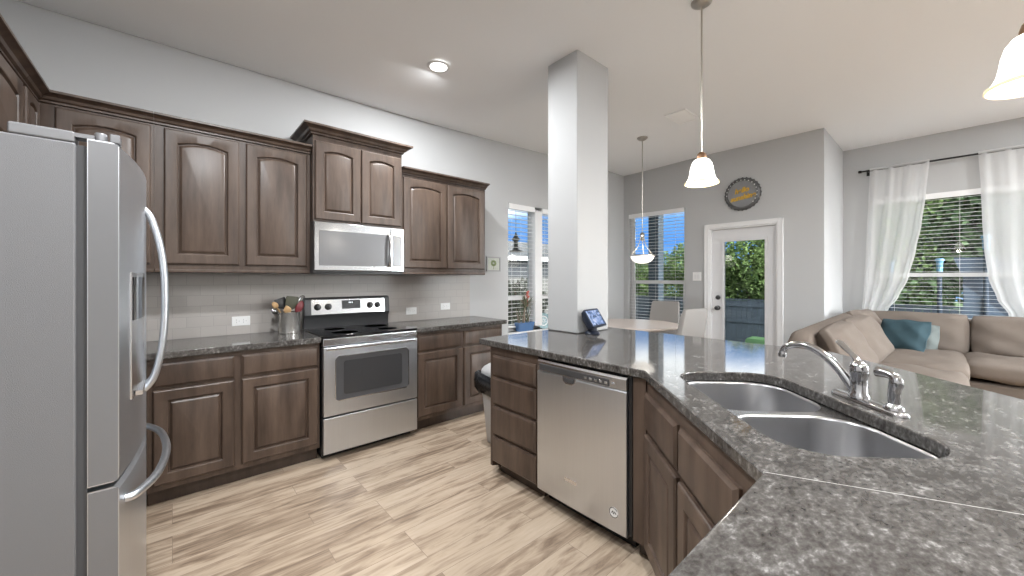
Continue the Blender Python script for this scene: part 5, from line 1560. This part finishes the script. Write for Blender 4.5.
gb = empty('storage_bin', (9.2, 2.53, -1.0), 'green plastic yard bin seen low through the patio door', 'bin')
MB().loft([[(x * k_, y * k_, z) for x, y in rrect(-0.22, 0.22, -0.25, 0.25, 0.05, 4)] for z, k_ in ((0, 0.8), (0.02, 0.82), (1.0, 0.96))]).build('bin_body', 'green_plastic', gb, smooth=40)
MB().loft([[(x * k_, y * k_, z) for x, y in rrect(-0.24, 0.24, -0.27, 0.27, 0.05, 4)] for z, k_ in ((1.0, 1.0), (1.05, 1.0), (1.09, 0.9))]).build('lid', 'green_plastic', gb, smooth=40)

# trampoline with poles, net and canvas
def outp(u, v, x):
    f = 384.09
    ra = Vector((math.cos(TH), math.sin(TH), 0)) + Vector((math.sin(TH), -math.cos(TH), 0)) * ((u - 512) / f)
    t_ = x / ra.x
    return Vector((x, ra.y * t_, H + (278.54 - v) / f * t_))
tp = empty('trampoline', (11.6, -0.3, -1.0), 'netted trampoline with blue-grey canvas outside the living room window', 'trampoline')
for (y, zt) in ((0.09, 2.70), (-0.50, 3.12), (-2.2, 2.9), (0.9, 2.7)):
    xo = 0.0 if y in (0.09, -0.50) else 1.6
    po_ = MB().tube([(xo, y + 0.3, 0.0), (xo, y + 0.3, zt)], 0.035, 10).build('pole', 'net', tp, smooth=60)
    MB().lathe([(0.045, zt - 0.22), (0.05, zt - 0.02), (0.07, zt), (0.06, zt + 0.04), (0.001, zt + 0.05)], (xo, y + 0.3, 0), 12).build('pole_cap', 'cap_blue', po_, smooth=50)
def panel(name, pts, mat, th=0.012):
    m_ = MB(); n_ = len(pts)
    P_ = [Vector(p) - Vector((11.6, -0.3, -1.0)) for p in pts]
    m_.loft([P_, [p + Vector((th, 0, 0)) for p in P_]])
    return m_.build(name, mat, tp, smooth=0)
panel('net_panel', [(11.75, -0.10, 1.75), (11.75, -1.6, 1.80), (11.75, -1.6, -0.3), (11.75, -0.20, -0.3), (11.75, -0.22, 0.9), (11.75, -0.22, 1.35)], 'net')
panel('shade_cloth', [(11.68, -0.09, 1.76), (11.68, -0.62, 1.74), (11.68, -0.78, 1.48), (11.68, -0.22, 1.36)], 'tarp')
panel('canvas_cover', [(11.63, -0.21, 1.24), (11.63, -0.235, 0.95), (11.63, -0.21, 0.72), (11.63, -0.15, 0.5), (11.63, 0.0, 0.0), (11.63, -0.9, 0.0), (11.63, -0.75, 0.62), (11.63, -0.48, 0.95)], 'tarp')
MB().lathe([(1.55, 0.72), (1.6, 0.70), (1.6, 0.82), (1.55, 0.84), (1.30, 0.80)], (1.6, -0.4, 0), 40).build('mat_ring', 'net', tp, smooth=40)
for a in range(6):
    an = a * PI / 3
    MB().tube([(1.6 + 1.4 * math.cos(an), -0.4 + 1.4 * math.sin(an), 0), (1.6 + 1.4 * math.cos(an), -0.4 + 1.4 * math.sin(an), 0.75)], 0.03, 8).build('leg', 'net', tp)
